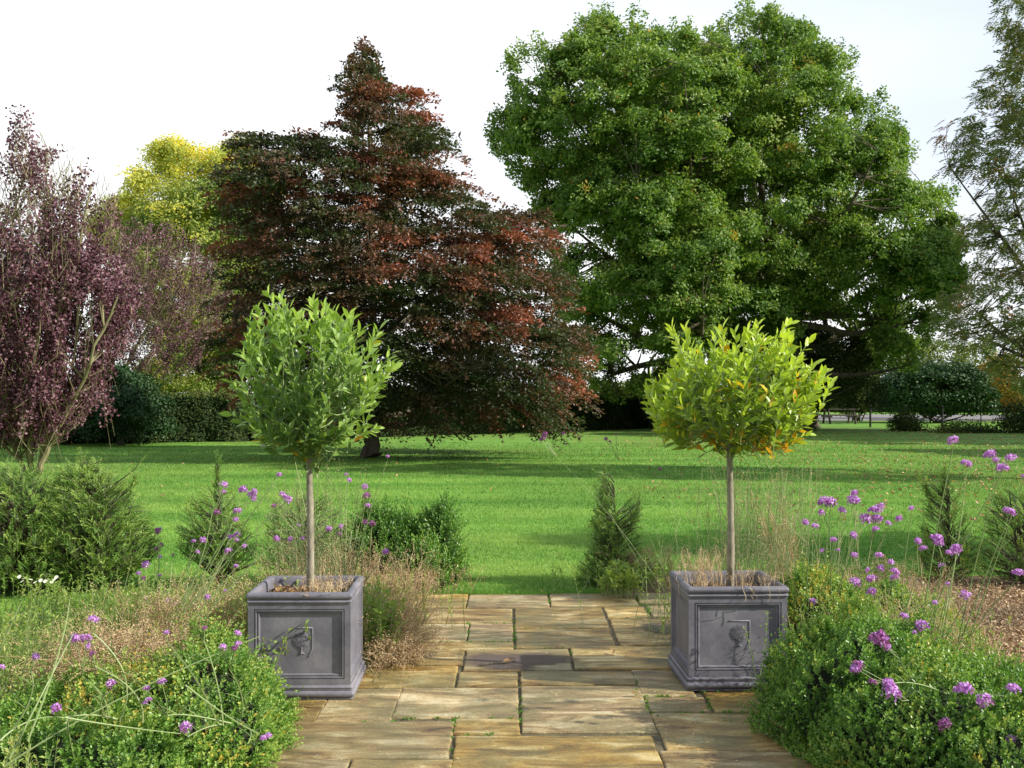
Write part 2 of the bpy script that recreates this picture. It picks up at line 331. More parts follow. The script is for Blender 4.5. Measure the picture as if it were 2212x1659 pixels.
def crumbs():
    r = rg(260); n = 420; Y = 4.3+4.0*r.random(n)**1.3; X = r.uniform(-1.2, 1.25, n)
    P = np.c_[X, Y, r.uniform(.035,.04,n)]; N = nrm([0,0,1.]+r.normal(0,.35,(n,3)))
    tag(obj('paving_litter', leaves('paving_litter', P, leafdirs(N, r), N, r.uniform(.006,.022,n), r.uniform(.003,.01,n), r.uniform(.2,1,n), M['straw'], 'quad')), 'tiny dry bits of leaf and seed scattered over the paving', 'litter', kind='stuff')
    J = []
    for (x0, x1, a, b) in SL:
        if b-a < 10: continue
        for _ in range(14):
            if r.random() < .5: x, y = r.uniform(x0, x1), b+2
            else: x, y = x0-2, r.uniform(a, b)
            J.append(((.55*x-553)*y7(y)/F, y7(y)))
    J = np.array(J); k = Nz(261, 1.2)(np.c_[J, J[:, 0]*0]) > .1; J = np.repeat(J[k], 12, 0); n = len(J)
    P = np.c_[J+r.normal(0, .006, (n, 2)), np.full(n, .022)]; D = np.c_[r.normal(0, .7, (n, 2)), np.ones(n)]
    tag(obj('joint_moss', leaves('joint_moss', P, D, rdir(r, n), r.uniform(.008,.02,n), .006, r.uniform(0,.7,n), M['grass'], 'quad')), 'green moss growing in the paving joints', 'moss', kind='stuff')

# ------------------------------------------------------------------ planters
def loft(mb, prof, cr=.012):
    rings = []
    for hw, z in prof:
        ring = []
        for (sx, sy, a0) in ((1,-1,-90),(1,1,0),(-1,1,90),(-1,-1,180)):
            for k in range(4):
                a = math.radians(a0+k*30); ring.append((sx*(hw-cr)+cr*math.cos(a), sy*(hw-cr)+cr*math.sin(a), z))
        rings.append(ring)
    n = 16; V = np.array(rings).reshape(-1, 3)
    mb.add(V, [(j*n+i, j*n+(i+1)%n, (j+1)*n+(i+1)%n, (j+1)*n+i) for j in range(len(prof)-1) for i in range(n)])
def arc(cx, cz, r, a0, a1, n=7):
    return [(cx+r*math.cos(math.radians(a0+(a1-a0)*i/n)), cz+r*math.sin(math.radians(a0+(a1-a0)*i/n))) for i in range(n+1)]
def planter_parts():
    P = {}
    mb = MB()
    loft(mb, [(.2,0),(.277,0)]+arc(.264,.024,.0195,-80,80,8)+[(.2735,.0445),(.2735,.048)]+arc(.266,.0565,.0085,-70,75,5)+[(.2645,.067),(.2645,.072)])
    P['base'] = mb.mesh('base', M['lead'], True, 35)
    mb = MB()
    loft(mb, [(.2645,.482),(.2645,.487)]+arc(.2645,.4945,.0062,-70,75,5)+[(.2645,.5025),(.262,.505)]+arc(.2535,.5225,.0195,-68,100,10)+[(.243,.541),(.236,.534),(.232,.515),(.232,.44)])
    P['rim'] = mb.mesh('rim', M['lead'], True, 35)
    mb = MB()                       # four sides with a sunk moulded panel each
    hw = .2620; z0, z1 = .070, .484
    steps = [(0,0),(.030,0),(.030,-.005),(.036,-.006),(.037,-.001),(.042,-.001),(.044,-.009),(.049,-.010),(.051,-.006),(.056,-.007),(.060,-.016),(.30,-.016)]
    for k in range(4):
        a = k*math.pi/2; R = np.array([[math.cos(a), -math.sin(a), 0],[math.sin(a), math.cos(a), 0],[0,0,1]])
        V = []
        for (i, d) in steps:
            i_ = min(i, .2)
            for (sx, zz) in ((-1, z0+i_*.9),(1, z0+i_*.9),(1, z1-i_*.9),(-1, z1-i_*.9)):
                V.append(R@np.array([sx*(hw-i_), -(hw+d), zz]))
        n = len(steps)-1
        fs = [(j*4+i, j*4+(i+1)%4, (j+1)*4+(i+1)%4, (j+1)*4+i) for j in range(n-1) for i in range(4)]
        fs.append(((n-1)*4, (n-1)*4+1, (n-1)*4+2, (n-1)*4+3))
        mb.add(np.array(V), fs)
    P['body'] = mb.mesh('body', M['lead'])
    # relief: half shield line and little tree
    mb = MB(); yy = -.2462
    mb.tube([(-.048,yy,.357),(-.02,yy,.358),(.064,yy,.358)], .0034, 6)
    mb.tube([(.065,yy,.3595),(.065,yy,.32),(.065,yy,.275),(.0645,yy,.254),(.059,yy,.236),(.05,yy,.220),(.040,yy,.208)], .0034, 6)
    P['shield_line'] = mb.mesh('shield_line', M['lead'], True)
    r = rg(11); mb = MB(); cx = .008
    for i in range(170):
        rr = math.sqrt((i+.5)/170); th = i*2.39996; x = cx+.040*rr*math.cos(th); z = .296+.041*rr*math.sin(th)
        q = .0040; o = np.array([x, yy-.001-.003*(1-rr*rr), z]); V = [o+q*np.array(v)*r.uniform(.8,1.25) for v in ((1,0,.2),(0,0,1),(-1,0,.1),(0,0,-1),(0,-1.1,0),(0,1,0))]
        mb.add(V, [(0,1,4),(1,2,4),(2,3,4),(3,0,4),(1,0,5),(2,1,5),(3,2,5),(0,3,5)])
    mb.tube([(cx,yy,.262),(cx+.001,yy,.245),(cx,yy,.232),(cx-.002,yy,.224)], [.007,.005,.0065,.007], 6)
    mb.tube([(cx+.002,yy,.233),(cx+.009,yy,.226),(cx+.017,yy+.001,.222)], [.005,.004,.002], 6)
    mb.tube([(cx-.002,yy,.233),(cx-.010,yy,.226),(cx-.018,yy+.001,.223)], [.005,.004,.002], 6)
    P['tree_relief'] = mb.mesh('tree_relief', M['lead'])
    mb = MB(); r = rg(12); n = 18
    V = []
    for j in range(n+1):
        for i in range(n+1): V.append(((i/n-.5)*.46, (j/n-.5)*.46, .478+r.normal(0,.005)))
    mb.add(V, [(j*(n+1)+i, j*(n+1)+i+1, (j+1)*(n+1)+i+1, (j+1)*(n+1)+i) for j in range(n) for i in range(n)])
    P['soil'] = mb.mesh('soil', M['soil'], True)
    return P
PP = planter_parts()
PL = np.array([-1.095, 5.80, .033]); PR = np.array([1.185, 5.97, .033])
for loc, rz, lab in ((PL, .02, 'left square grey planter with tree emblem, beside the brown seedheads'),
                 (PR, .035, 'right square grey planter with tree emblem, beside the yellowish box bush')):
    t = thing('square_planter', loc, lab, 'planter', 'grey square planters on the patio', rz)
    bo = obj('body', PP['body'], t)
    for k in ('rim','base','soil'): obj(k, PP[k], t)
    for k in ('shield_line','tree_relief'): obj(k, PP[k], bo)

# ------------------------------------------------------------------ sampling helpers
def inside(poly, p):
    x, y = p[:, 0], p[:, 1]; c = np.zeros(len(p), bool)
    q = np.roll(poly, -1, 0)
    for (x1, y1), (x2, y2) in zip(poly, q):
        m = ((y1 > y) != (y2 > y)) & (x < (x2-x1)*(y-y1)/((y2-y1) if y2 != y1 else 1e-9)+x1)
        c ^= m
    return c
def edgedist(poly, p):
    d = np.full(len(p), 1e9); q = np.roll(poly, -1, 0)
    for a, b in zip(poly, q):
        ab = b-a; t = np.clip(((p-a)@ab)/(ab@ab+1e-12), 0, 1); d = np.minimum(d, np.linalg.norm(p-(a+t[:, None]*ab), axis=1))
    return d
def inflate(polyD, Z, n, R, T, r, shell=.45, noise=None, thr=-9, mind=0):
    """n points in a rounded 3-D crown whose outline from the terrace is polyD"""
    poly = np.array([W(x, y, Z)[[0, 2]] for x, y in polyD])
    lo, hi = poly.min(0), poly.max(0); out = []; dd = []; tot = 0
    for _ in range(60):
        p = r.uniform(lo, hi, (n*3, 2)); p = p[inside(poly, p)]
        d = edgedist(poly, p)
        k = d > mind; p = p[k]; d = d[k]
        t = T*np.sqrt(np.clip(1-(1-np.minimum(d/R, 1))**2, 0, 1))
        s = r.uniform(-1, 1, len(p)); s = np.sign(s)*np.abs(s)**shell
        P = np.c_[p[:, 0], Z+t*s, p[:, 1]]
        if noise is not None:
            k = noise(P) > thr; P = P[k]; d = d[k]
        out.append(P); dd.append(d); tot += len(P)
        if tot >= n: break
    return np.vstack(out)[:n], np.concatenate(dd)[:n]
def curve(a, b, r, sag=0, wob=.06, n=6, up=0.):
    a = np.array(a, float); b = np.array(b, float); t = np.linspace(0, 1, n)[:, None]; L = np.linalg.norm(b-a)
    m = (a+b)/2+np.array([0, 0, up*L])+r.normal(0, wob*L, 3)
    return (1-t)**2*a+2*t*(1-t)*m+t**2*b
def skeleton(base, forks, targets, r, r0, nl=12, twig=.012, lim=None, mat=None, parent=None, extra=(), part='trunk'):
    """trunk along forks, limbs to spread targets, twigs to every cluster"""
    mb = MB(); forks = np.array(forks, float)
    tr = [np.array(base, float)]+list(forks)
    P = []
    for a, b in zip(tr, tr[1:]):
        for i in range(5): P.append(a+(b-a)*i/5+r.normal(0, r0*.12, 3)*(1 if P else 0))
    P.append(tr[-1]); P = np.array(P)
    R = r0*(1-np.linspace(0, 1, len(P))**.8*.93); R[0] *= 1.5; R[1] *= 1.1
    mb.tube(P, R, 9)
    pts = [P[len(P)//4:]]; rad = [R[len(P)//4:]]
    # farthest-point limbs
    T = targets; idx = [int(np.argmax(T[:, 2]))]; dm = np.linalg.norm(T-T[idx[0]], axis=1)
    for _ in range(nl-1):
        k = int(np.argmax(dm)); idx.append(k); dm = np.minimum(dm, np.linalg.norm(T-T[k], axis=1))
    for k in idx:
        b = T[k]; h = b[2]; c = P[len(P)//4:]
        j = int(np.argmin(np.abs(c[:, 2]-(base[2]+(h-base[2])*.5))+r.uniform(0, .1*h))); a = c[j]
        q = curve(a, b, r, wob=.07, n=9, up=-.05); ra = min(R[len(P)//4+j]*.62, r0*.45)
        rr = ra*(1-np.linspace(0, 1, 9)*.85); mb.tube(q, rr, 6); pts.append(q[1:]); rad.append(rr[1:])
    for q0, rr0 in extra:
        mb.tube(q0, rr0, 6); pts.append(np.array(q0)[1:]); rad.append(np.array(rr0)[1:])
    A = np.vstack(pts); RA = np.concatenate(rad)
    for n_, t in enumerate(T if lim is None else T[:lim]):
        d = np.linalg.norm(A-t, axis=1)+np.maximum(0, A[:, 2]-t[2])*.5; j = int(np.argmin(d)); a = A[j]
        if d[j] < .05: continue
        q = curve(a, t, r, wob=.1, n=5); mb.tube(q, np.linspace(min(RA[j]*.7, twig*2.2), twig*.35, 5), 4)
    return mb.build(part, mat or M['bark'], parent)
def local(parent, me):              # shift a world-space mesh under its thing
    v = np.empty(len(me.vertices)*3, np.float32); me.vertices.foreach_get('co', v)
    v = v.reshape(-1, 3)-np.array(parent.location, np.float32); me.vertices.foreach_set('co', v.ravel()); me.update()
    return me
def part(name, me, parent): return obj(name, local(parent, me), parent)

def lobed(polyD, Z, R, T, r, nlobe, ncl, nleaf, rl, noise=None, thr=-9, up=.35, cs=.42):
    L, d = inflate(polyD, Z, nlobe, R, T, r, .35, mind=rl[0]*.7)
    rad = np.clip(d*.85, rl[0], rl[1])*r.uniform(.8, 1.15, len(L))
    dirs = rdir(r, nlobe*ncl).reshape(nlobe, ncl, 3); dirs[..., 2] = dirs[..., 2]*.75+up; dirs = nrm(dirs)
    C = (L[:, None]+dirs*rad[:, None, None]*r.uniform(.55, 1.0, (nlobe, ncl, 1))*np.array([1,1,.8])).reshape(-1, 3)
    O = dirs.reshape(-1, 3)
    if noise is not None:
        k = noise(C) > thr; C = C[k]; O = O[k]
    n = len(C)
    sz = cs*r.uniform(.6, 1.3, (n, 1, 1))
    P = C[:, None]+ball(r, (n, nleaf))*sz*np.array([1,1,.7])
    N = nrm(O[:, None]*.8+np.array([0,0,.45])+r.normal(0, .65, (n, nleaf, 3)))
    return C, P.reshape(-1, 3), N.reshape(-1, 3), np.repeat(r.normal(0, 1, n), nleaf)
def leafdirs(N, r):
    D = rdir(r, len(N)); D = D-(D*N).sum(1, keepdims=True)*N
    return nrm(D)

# ------------------------------------------------------------------ the two oaks
def oak(name, label, polyD, base, Z, forks, seed, nlobe, R, T, r0, extra=()):
    r = rg(seed); t = thing(name, (base[0], base[1], 0), label, 'tree', 'big oaks beyond the lawn')
    C, P, N, cl = lobed(polyD, Z, R, T, r, nlobe, 34, 44, (.3, 1.2), Nz(seed, 3), -.95, .35, .21)
    E, de = inflate(polyD, Z, 5200, R*.6, T*.5, r, .5, mind=.02); E = E[de < .45][:1300]; ne = 30
    ox = nrm(E-np.array([E[:, 0].mean(), Z, E[:, 2].mean()-2])); E = E+(ox*.5+[0,0,.6])*r.uniform(0, .75, (len(E), 1)); P2 = (E[:, None]+ball(r, (len(E), ne))*np.array([.13,.13,.2])).reshape(-1, 3); N2 = nrm(r.normal(0, .6, (len(P2), 3))+[.2,-.2,.6])
    C = np.vstack([C, E]); P = np.vstack([P, P2]); N = np.vstack([N, N2]); cl = np.r_[cl, np.repeat(r.normal(.3, .8, len(E)), ne)]
    g1, g2 = Nz(seed+7, 1.3), Nz(seed+8, .6); kk = g1(P)*.7+.5*g2(P) > -.95; P = P[kk]; N = N[kk]; cl = cl[kk]
    tint = np.clip(.5+.15*cl+r.normal(0, .14, len(P))+.05*Nz(seed+1, 6)(P), 0, .88)
    au = (Nz(seed+2, 1.6)(P) > 2.5) | (r.random(len(P)) < .006); tint[au] = r.uniform(.9, 1, au.sum())
    me = leaves('crown', P, leafdirs(N, r), N, r.uniform(.09, .19, len(P)), r.uniform(.07, .12, len(P)), tint, M['oak'])
    part('crown', me, t)
    sk = skeleton((base[0], base[1], 0), forks, C[r.permutation(len(C))[:700]], r, r0, 16, .035, None, M['bark'], None, extra)
    local(t, sk.data); sk.parent = t
OL = [(x+4, y+12) for x, y in [(1052,290),(1085,262),(1112,205),(1092,165),(1100,118),(1150,92),(1190,112),(1240,80),(1290,42),(1330,60),(1370,52),(1420,85),(1455,66),(1500,95),(1560,110),(1620,350),(1620,600),(1570,700),(1500,760),(1440,830),(1330,850),(1250,830),(1210,760),(1200,640),(1195,560),(1180,500),(1150,450),(1165,405),(1110,380),(1070,330)]]
OR = [(x-(x > 1700)*14, y+(22 if y < 400 else 8)) for x, y in [(1380,330),(1400,130),(1460,90),(1515,95),(1560,50),(1610,18),(1660,30),(1700,52),(1740,66),(1790,95),(1852,120),(1850,190),(1880,260),(1900,190),(1935,260),(1978,330),(1950,390),(1990,410),(2062,430),(2040,500),(2072,570),(2060,650),(2010,715),(1985,790),(1910,800),(1890,735),(1850,700),(1790,665),(1735,680),(1700,770),(1560,780),(1470,700)]]
b = W(1500, 930, 44); 
oak('oak_tree', 'big green oak on the left of the pair, next to the copper beech', OL, (b[0], 44), 44,
    [W(1500,800,44), W(1508,690,44), W(1480,560,44), W(1400,420,44), W(1350,250,44)], 21, 270, 4.5, 4.3, .48)
b2 = W(1672, 930, 47)
ex = []
rr_ = rg(5)
for a, m_, e in (((1680,700),(1790,665),(1930,690)), ((1690,690),(1850,735),(1965,700)), ((1665,650),(1590,600),(1560,560)), ((1690,640),(1760,560),(1850,520))):
    A_, B_, C_ = W(*a, 47), W(*m_, 46.3), W(*e, 46); tt = np.linspace(0, 1, 10)[:, None]
    ex.append(((1-tt)**2*A_+2*tt*(1-tt)*B_+tt**2*C_+rr_.normal(0, .06, (10, 3)), np.linspace(.2, .05, 10)))
oak('oak_tree', 'tallest green oak, right of the pair, bare lower limbs against the sky', OR, (b2[0], 47), 47,
    [W(1672,800,47), W(1668,690,47), W(1660,560,47), W(1640,400,47), W(1660,200,47)], 31, 340, 5.5, 5.0, .55, ex)

# ------------------------------------------------------------------ copper beech
def beech():
    r = rg(41); Z = 27.0
    poly = [(790,88),(812,120),(832,160),(815,180),(850,192),(850,205),(900,205),(950,238),(920,262),(955,300),(985,335),(1010,368),(1000,390),(1030,415),(1082,440),(1110,468),(1160,455),(1198,490),(1205,560),(1230,610),(1225,680),(1270,720),(1250,760),(1245,840),(1222,905),(1150,918),(1100,890),(1060,910),(1010,895),(940,925),(880,905),(800,915),(700,890),(580,880),(510,800),(500,740),(505,660),(510,560),(520,470),(488,385),(540,350),(525,310),(560,292),(620,312),(690,300),(740,275),(755,235),(725,205),(684,178),(752,190),(765,165),(730,118),(775,140)]
    base = W(800, 992, 26.6); t = thing('copper_beech_tree', (base[0], 26.6, 0), 'large dark copper beech with reddish layered sprays in the middle of the lawn edge', 'tree')
    n = 2700
    nz1 = Nz(42, 2.3); C, d = inflate(poly, Z, n, 3.0, 3.6, r, .3, lambda p: nz1(p*[1,1,2.3]), -.8, .1)
    tt_ = r.random(30); C[:30] = [W(792+r.normal(0, 4)+6*t_, 100+110*t_, Z+r.normal(0, .1)) for t_ in tt_]
    ax = W(800, 0, Z)[0]+np.interp(C[:, 2], [0, 10], [.3, -.0])
    out = np.c_[C[:, 0]-ax, C[:, 1]-Z, np.zeros(n)]; out = nrm(out+r.normal(0, .35, (n, 3))*np.array([1,1,0]))
    top = np.clip((C[:, 2]-7.5)/2.5, 0, 1)
    out[:, 2] = r.normal(-.02, .16, n)+.25*top; out = nrm(out)
    side = nrm(np.cross(out, [0,0,1])); m = 95
    u = r.uniform(-.55, .55, (n, m)); v = r.normal(0, .17, (n, m))*(1-.9*np.abs(u)); Ls = (r.uniform(.6, 1.35, n)*(1-.45*top))[:, None, None]
    P = C[:, None]+u[..., None]*out[:, None]*Ls+v[..., None]*side[:, None]*Ls
    P[..., 2] += r.normal(0, .035, (n, m))-.30*np.clip(u, 0, 1)**2*Ls[..., 0]*1.6
    low = np.clip((2.6-C[:, 2])/2.0, 0, 1)[:, None]; P[..., 2] -= low*np.clip(u+.3, 0, 1)*.7
    N = nrm(np.array([0,0,1.])+out[:, None]*.35+r.normal(0, .42, (n, m, 3)))
    P = P.reshape(-1, 3); N = N.reshape(-1, 3)
    # red young leaves sit on patches of outer sprays
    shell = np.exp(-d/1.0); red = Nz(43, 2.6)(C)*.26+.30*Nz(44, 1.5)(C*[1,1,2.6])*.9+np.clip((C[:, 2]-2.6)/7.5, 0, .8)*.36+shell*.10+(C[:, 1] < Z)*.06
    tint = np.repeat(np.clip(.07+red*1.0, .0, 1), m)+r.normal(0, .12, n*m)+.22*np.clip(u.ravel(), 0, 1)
    me = leaves('crown', P, nrm(np.repeat(out, m, 0)+r.normal(0, .6, (n*m, 3))), N, r.uniform(.07, .12, n*m), r.uniform(.05, .075, n*m), np.clip(tint, 0, 1), M['beech'])
    part('crown', me, t)
    sk = skeleton((base[0], 26.6, 0), [W(802,940,26.7), W(800,860,26.8), W(805,600,27), W(800,350,27), W(791,125,27)], C[r.permutation(n)[:1300]], r, .24, 18, .016, None, M['bark'])
    local(t, sk.data); sk.parent = t
beech()

# ------------------------------------------------------------------ purple plums
def plum(label, poly, Z, base, stems, seed, n, R, T, upper, r0=.09, dens=80, thr=-1.1):
    r = rg(seed); t = thing('purple_plum_tree', (base[0], base[1], 0), label, 'tree', 'purple plum trees')
    C, d = inflate(poly, Z, n, R, T, r, .5, Nz(seed, 1.7), thr)
    cx = base[0]
    out = np.c_[C[:, 0]-cx, C[:, 1]-Z, np.zeros(n)]*.22
    D = nrm(out+np.array([0,0,1.0])+r.normal(0, .35, (n, 3)))
    L = r.uniform(.5, 1.1, n)
    keep = r.random(n) < np.interp(C[:, 2], [upper[0], upper[1]], [1, upper[2]])
    m = dens; Ck, Dk, Lk = C[keep], D[keep], L[keep]; k = len(Ck)
    u = r.uniform(-.5, .5, (k, m)); P = Ck[:, None]+u[..., None]*Dk[:, None]*Lk[:, None, None]+ball(r, (k, m))*.085
    P = P.reshape(-1, 3); N = nrm(np.array([.2,-.3,.4])+r.normal(0, 1, (k*m, 3)))
    tint = np.clip(.36+np.repeat(r.normal(0, .2, k), m)+r.normal(0, .2, k*m), 0, 1)
    part('crown', leaves('crown', P, leafdirs(N, r), N, r.uniform(.055, .09, k*m), r.uniform(.042, .06, k*m), tint, M['plum']), t)
    mb = MB(); A = []; RA = []
    for st in stems:
        q = np.array(st); tt = np.linspace(0, 1, 14); kk = np.linspace(0, 1, len(q))
        q = np.stack([np.interp(tt, kk, q[:, i]) for i in range(3)], 1)+r.normal(0, .02, (14, 3)); q[0] = st[0]
        rr = r0*(1-tt*.7)*r.uniform(.8, 1.1); mb.tube(q, rr, 7); A.append(q[3:]); RA.append(rr[3:])
    A = np.vstack(A); RA = np.concatenate(RA)
    sub = C[r.permutation(n)[:70]]
    for p in sub:                                   # ascending secondary branches
        dd = np.linalg.norm(A-p, axis=1)+4*np.maximum(0, A[:, 2]-p[2]+1.3*np.linalg.norm((A-p)[:, :2], axis=1)); j = int(np.argmin(dd))
        q = curve(A[j], p, r, wob=.05, n=7, up=-.1); rr = np.linspace(RA[j]*.5, .008, 7); mb.tube(q, rr, 5)
        A = np.vstack([A, q[2:]]); RA = np.r_[RA, rr[2:]]
    for c_, d_, l_ in zip(C, D, L):
        a = c_-d_*l_*.6; b = c_+d_*l_*.55
        hz = np.linalg.norm((A-a)[:, :2], axis=1); dd = hz+.35*np.abs(A[:, 2]-a[2])+3*np.maximum(0, A[:, 2]-a[2]+.7*hz); j = int(np.argmin(dd))
        if dd[j] > 1.3: A2 = a-d_*l_*.4; mb.tube([A2, a, (a+b)/2, b], [.006,.0055,.005,.003], 3); continue
        mb.tube([A[j], a*.6+A[j]*.4, a, (a+b)/2+r.normal(0, .02, 3), b], [.009, .008, .007, .0055, .003], 3)
    sk = mb.build('trunk', M['bark_plum']); local(t, sk.data); sk.parent = t
p0 = W(68, 1030, 21.5); B0 = (p0[0], 21.5, 0)
plum('purple plum tree with many upright stems at the left edge of the lawn',
     [(-40,380),(20,370),(52,262),(72,268),(95,370),(130,340),(160,370),(205,395),(245,400),(260,460),(220,520),(250,590),(285,640),(260,700),(250,760),(200,800),(225,870),(160,900),(120,930),(20,925),(-80,940),(-190,800),(-200,560),(-120,400)],
     21.5, B0, [[B0, W(58,985,21.5), W(48,900,21.5), W(40,700,21.8), W(20,500,21.8), W(50,380,21.7)],
                [W(80,1030,21.4)*[1,1,0], W(88,985,21.4), W(112,890,21.2), W(130,730,21), W(170,560,20.9), W(200,400,21)],
                [W(54,1030,21.6)*[1,1,0], W(40,985,21.6), W(8,900,22), W(-40,700,22.4), W(-80,500,22.6)],
                [W(86,1030,21.3)*[1,1,0], W(105,960,21.3), W(160,870,21), W(200,760,20.6), W(260,640,20.5)],
                [B0, W(72,930,21.2), W(80,700,20.8), W(100,500,20.8), W(110,380,20.9)]], 51, 1350, 1.6, 1.7, (3.2, 5.4, .22), .055, 84, -.7)
p1 = W(235, 950, 36); B1 = (p1[0], 36, 0)
plum('thin purple plum tree with bare pale twigs, in front of the yellow tree',
     [(210,520),(230,500),(300,500),(360,500),(420,520),(450,570),(500,610),(495,660),(470,730),(400,790),(330,800),(260,780),(200,700),(190,600)],
     36, B1, [[B1, W(235,900,36), W(255,830,36), W(300,740,36), W(360,640,36), W(400,540,36)],
              [B1, W(240,880,36), W(300,790,36), W(400,700,35.8), W(490,650,35.8)],
              [B1, W(235,850,36), W(240,700,36), W(260,500,36)]], 52, 620, 1.8, 1.8, (2, 5, .6), .1, 46, -.7)

# ------------------------------------------------------------------ yellow tree, rowan, dark trees
def lobetree(name, label, poly, Z, base, forks, seed, mat, nlobe, R, T, r0, leafsz, rl, ncl=18, nleaf=60, thr=-1, cs=.35, tf=None, group=None, bark='bark', nz=4, ntw=400):
    r = rg(seed); t = thing(name, (base[0], base[1], 0), label, 'tree', group)
    C, P, N, cl = lobed(poly, Z, R, T, r, nlobe, ncl, nleaf, rl, Nz(seed, nz), thr, .25, cs)
    tint = np.clip((tf(P) if tf else .5)+.12*cl+r.normal(0, .12, len(P)), 0, 1)
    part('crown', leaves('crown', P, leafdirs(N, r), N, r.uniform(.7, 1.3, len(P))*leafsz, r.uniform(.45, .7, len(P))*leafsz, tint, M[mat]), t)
    sk = skeleton((base[0], base[1], 0), forks, C[r.permutation(len(C))[:ntw]], r, r0, 12, .02, None, M[bark])
    local(t, sk.data); sk.parent = t
b = W(432, 930, 42)
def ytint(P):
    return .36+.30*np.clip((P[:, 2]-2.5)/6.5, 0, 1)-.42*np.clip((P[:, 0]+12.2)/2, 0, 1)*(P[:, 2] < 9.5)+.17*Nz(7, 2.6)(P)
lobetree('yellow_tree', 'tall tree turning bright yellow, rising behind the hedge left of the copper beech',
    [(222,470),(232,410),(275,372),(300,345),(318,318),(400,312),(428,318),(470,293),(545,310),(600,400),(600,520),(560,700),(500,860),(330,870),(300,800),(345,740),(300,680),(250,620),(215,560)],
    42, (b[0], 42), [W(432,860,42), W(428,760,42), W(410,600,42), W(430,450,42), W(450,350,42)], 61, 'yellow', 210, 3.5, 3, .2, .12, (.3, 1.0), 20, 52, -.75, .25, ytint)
b = W(1760, 925, 49)
lobetree('holly_tree', 'low dark green tree filling the space under the right-hand oak', [(1570,700),(1640,690),(1760,695),(1870,735),(1885,800),(1855,872),(1640,890),(1560,880),(1520,780)], 49, (b[0], 49),
    [W(1760,880,49), W(1750,780,49)], 62, 'hedge', 55, 2, 1.6, .2, .12, (.5, 1), 18, 60, -1.6, .3, lambda P: .6, None)
b = W(262, 955, 33)
lobetree('holly_tree', 'dark rounded holly tree by the left end of the hedge behind the purple plum', [(185,810),(220,790),(300,795),(340,830),(355,880),(350,950),(180,955),(170,880)], 33, (b[0], 33),
    [W(262,920,33), W(262,840,33)], 63, 'ivy', 36, 1, 1.1, .1, .10, (.35, .7), 16, 60, -2, .2, lambda P: .25, None)
def rowan():
    r = rg(71); Z = 20.; poly = [(2330,-60),(2200,-60),(2165,20),(2195,60),(2205,120),(2110,175),(2112,200),(2200,215),(2190,250),(2050,262),(2040,290),(2120,300),(2050,335),(2045,350),(2120,365),(2150,400),(2120,460),(2095,470),(2090,520),(2135,545),(2125,600),(2055,640),(2035,700),(2085,745),(2150,765),(2195,830),(2290,870),(2440,860),(2500,500),(2480,100)]
    b = W(2290, 935, Z); t = thing('rowan_tree', (b[0], Z, 0), 'loose airy tree with feathery olive leaves reaching in from the right edge', 'tree')
    n = 1800; C, d = inflate(poly, Z, n, 1.6, 1.9, r, .6, Nz(72, 1.1), -.35)
    out = nrm(np.c_[C[:, 0]-b[0], C[:, 1]-Z, np.zeros(n)]+r.normal(0, .5, (n, 3)))
    D = nrm(out+r.normal(0, .3, (n, 3))+np.array([0,0,-.1])); Sd = nrm(np.cross(D, [0,0,1])+r.normal(0, .2, (n, 3)))
    # six compound leaves per twig, 11 leaflets each
    m, q = 5, 11
    c2 = (C[:, None]+r.normal(0, .07, (n, m, 3))).reshape(-1, 3); D2 = nrm(np.repeat(D, m, 0)+r.normal(0, .55, (n*m, 3))); S2 = nrm(np.cross(D2, nrm(np.array([0,0,1.])+r.normal(0, .3, (n*m, 3)))))
    u = np.array([.2,.2,.36,.36,.52,.52,.68,.68,.84,.84,1.])*.17; sg = np.array([1,-1]*5+[0])
    P = c2[:, None]+u[None, :, None]*D2[:, None]; P[..., 2] -= (u[None]*1.8)**2*.8
    DD = nrm(D2[:, None]*.6+S2[:, None]*sg[None, :, None])
    N = nrm(np.cross(D2, S2)); N[N[:, 2] < 0] *= -1; N = np.repeat(N, q, 0)+r.normal(0, .3, (n*m*q, 3))
    tint = np.clip(.45+np.repeat(r.normal(0, .18, n), m*q)+r.normal(0, .12, n*m*q), 0, .9); rd = np.repeat(Nz(73, 1.2)(C) > 2.1, m*q); tint[rd] = 1
    part('crown', leaves('crown', P.reshape(-1, 3), DD.reshape(-1, 3), N, .074, .03, tint, M['rowan']), t)
    sk = skeleton((b[0], Z, 0), [W(2290,800,Z), W(2280,500,Z), W(2270,200,Z), W(2280,-40,Z)], C[r.permutation(n)[:900]], r, .14, 24, .012, None, M['bark'])
    local(t, sk.data); sk.parent = t
rowan()

lobetree('garden_tree', 'loose green garden tree standing just outside the right edge, shading the right of the lawn',
    [(4700,-900),(5200,-1200),(5700,-1150),(6100,-900),(6300,-500),(5900,0),(5200,150),(4600,0),(4500,-500)], 7.2, (W(5600,0,7.2)[0]-0., 7.2),
    [W(5600,0,7.2), W(5600,-500,7.2), W(5650,-900,7.2)], 75, 'oak', 46, 2.2, 2.6, .2, .11, (.4, .8), 18, 46, -.2, .22, None, None, 'bark', 2, 150)

lobetree('garden_tree', 'tall garden tree outside the right edge, dappling the far lawn with shade',
    [(3050,900),(3000,700),(3080,350),(3250,150),(3450,130),(3620,350),(3700,700),(3600,850)], 29, (W(3350,0,29)[0], 29),
    [W(3350,700,29), W(3350,500,29), W(3350,300,29)], 76, 'oak', 190, 4, 7.5, .3, .24, (.6, 1.5), 18, 50, -1.4, .42, None, None, 'bark', 3, 200)

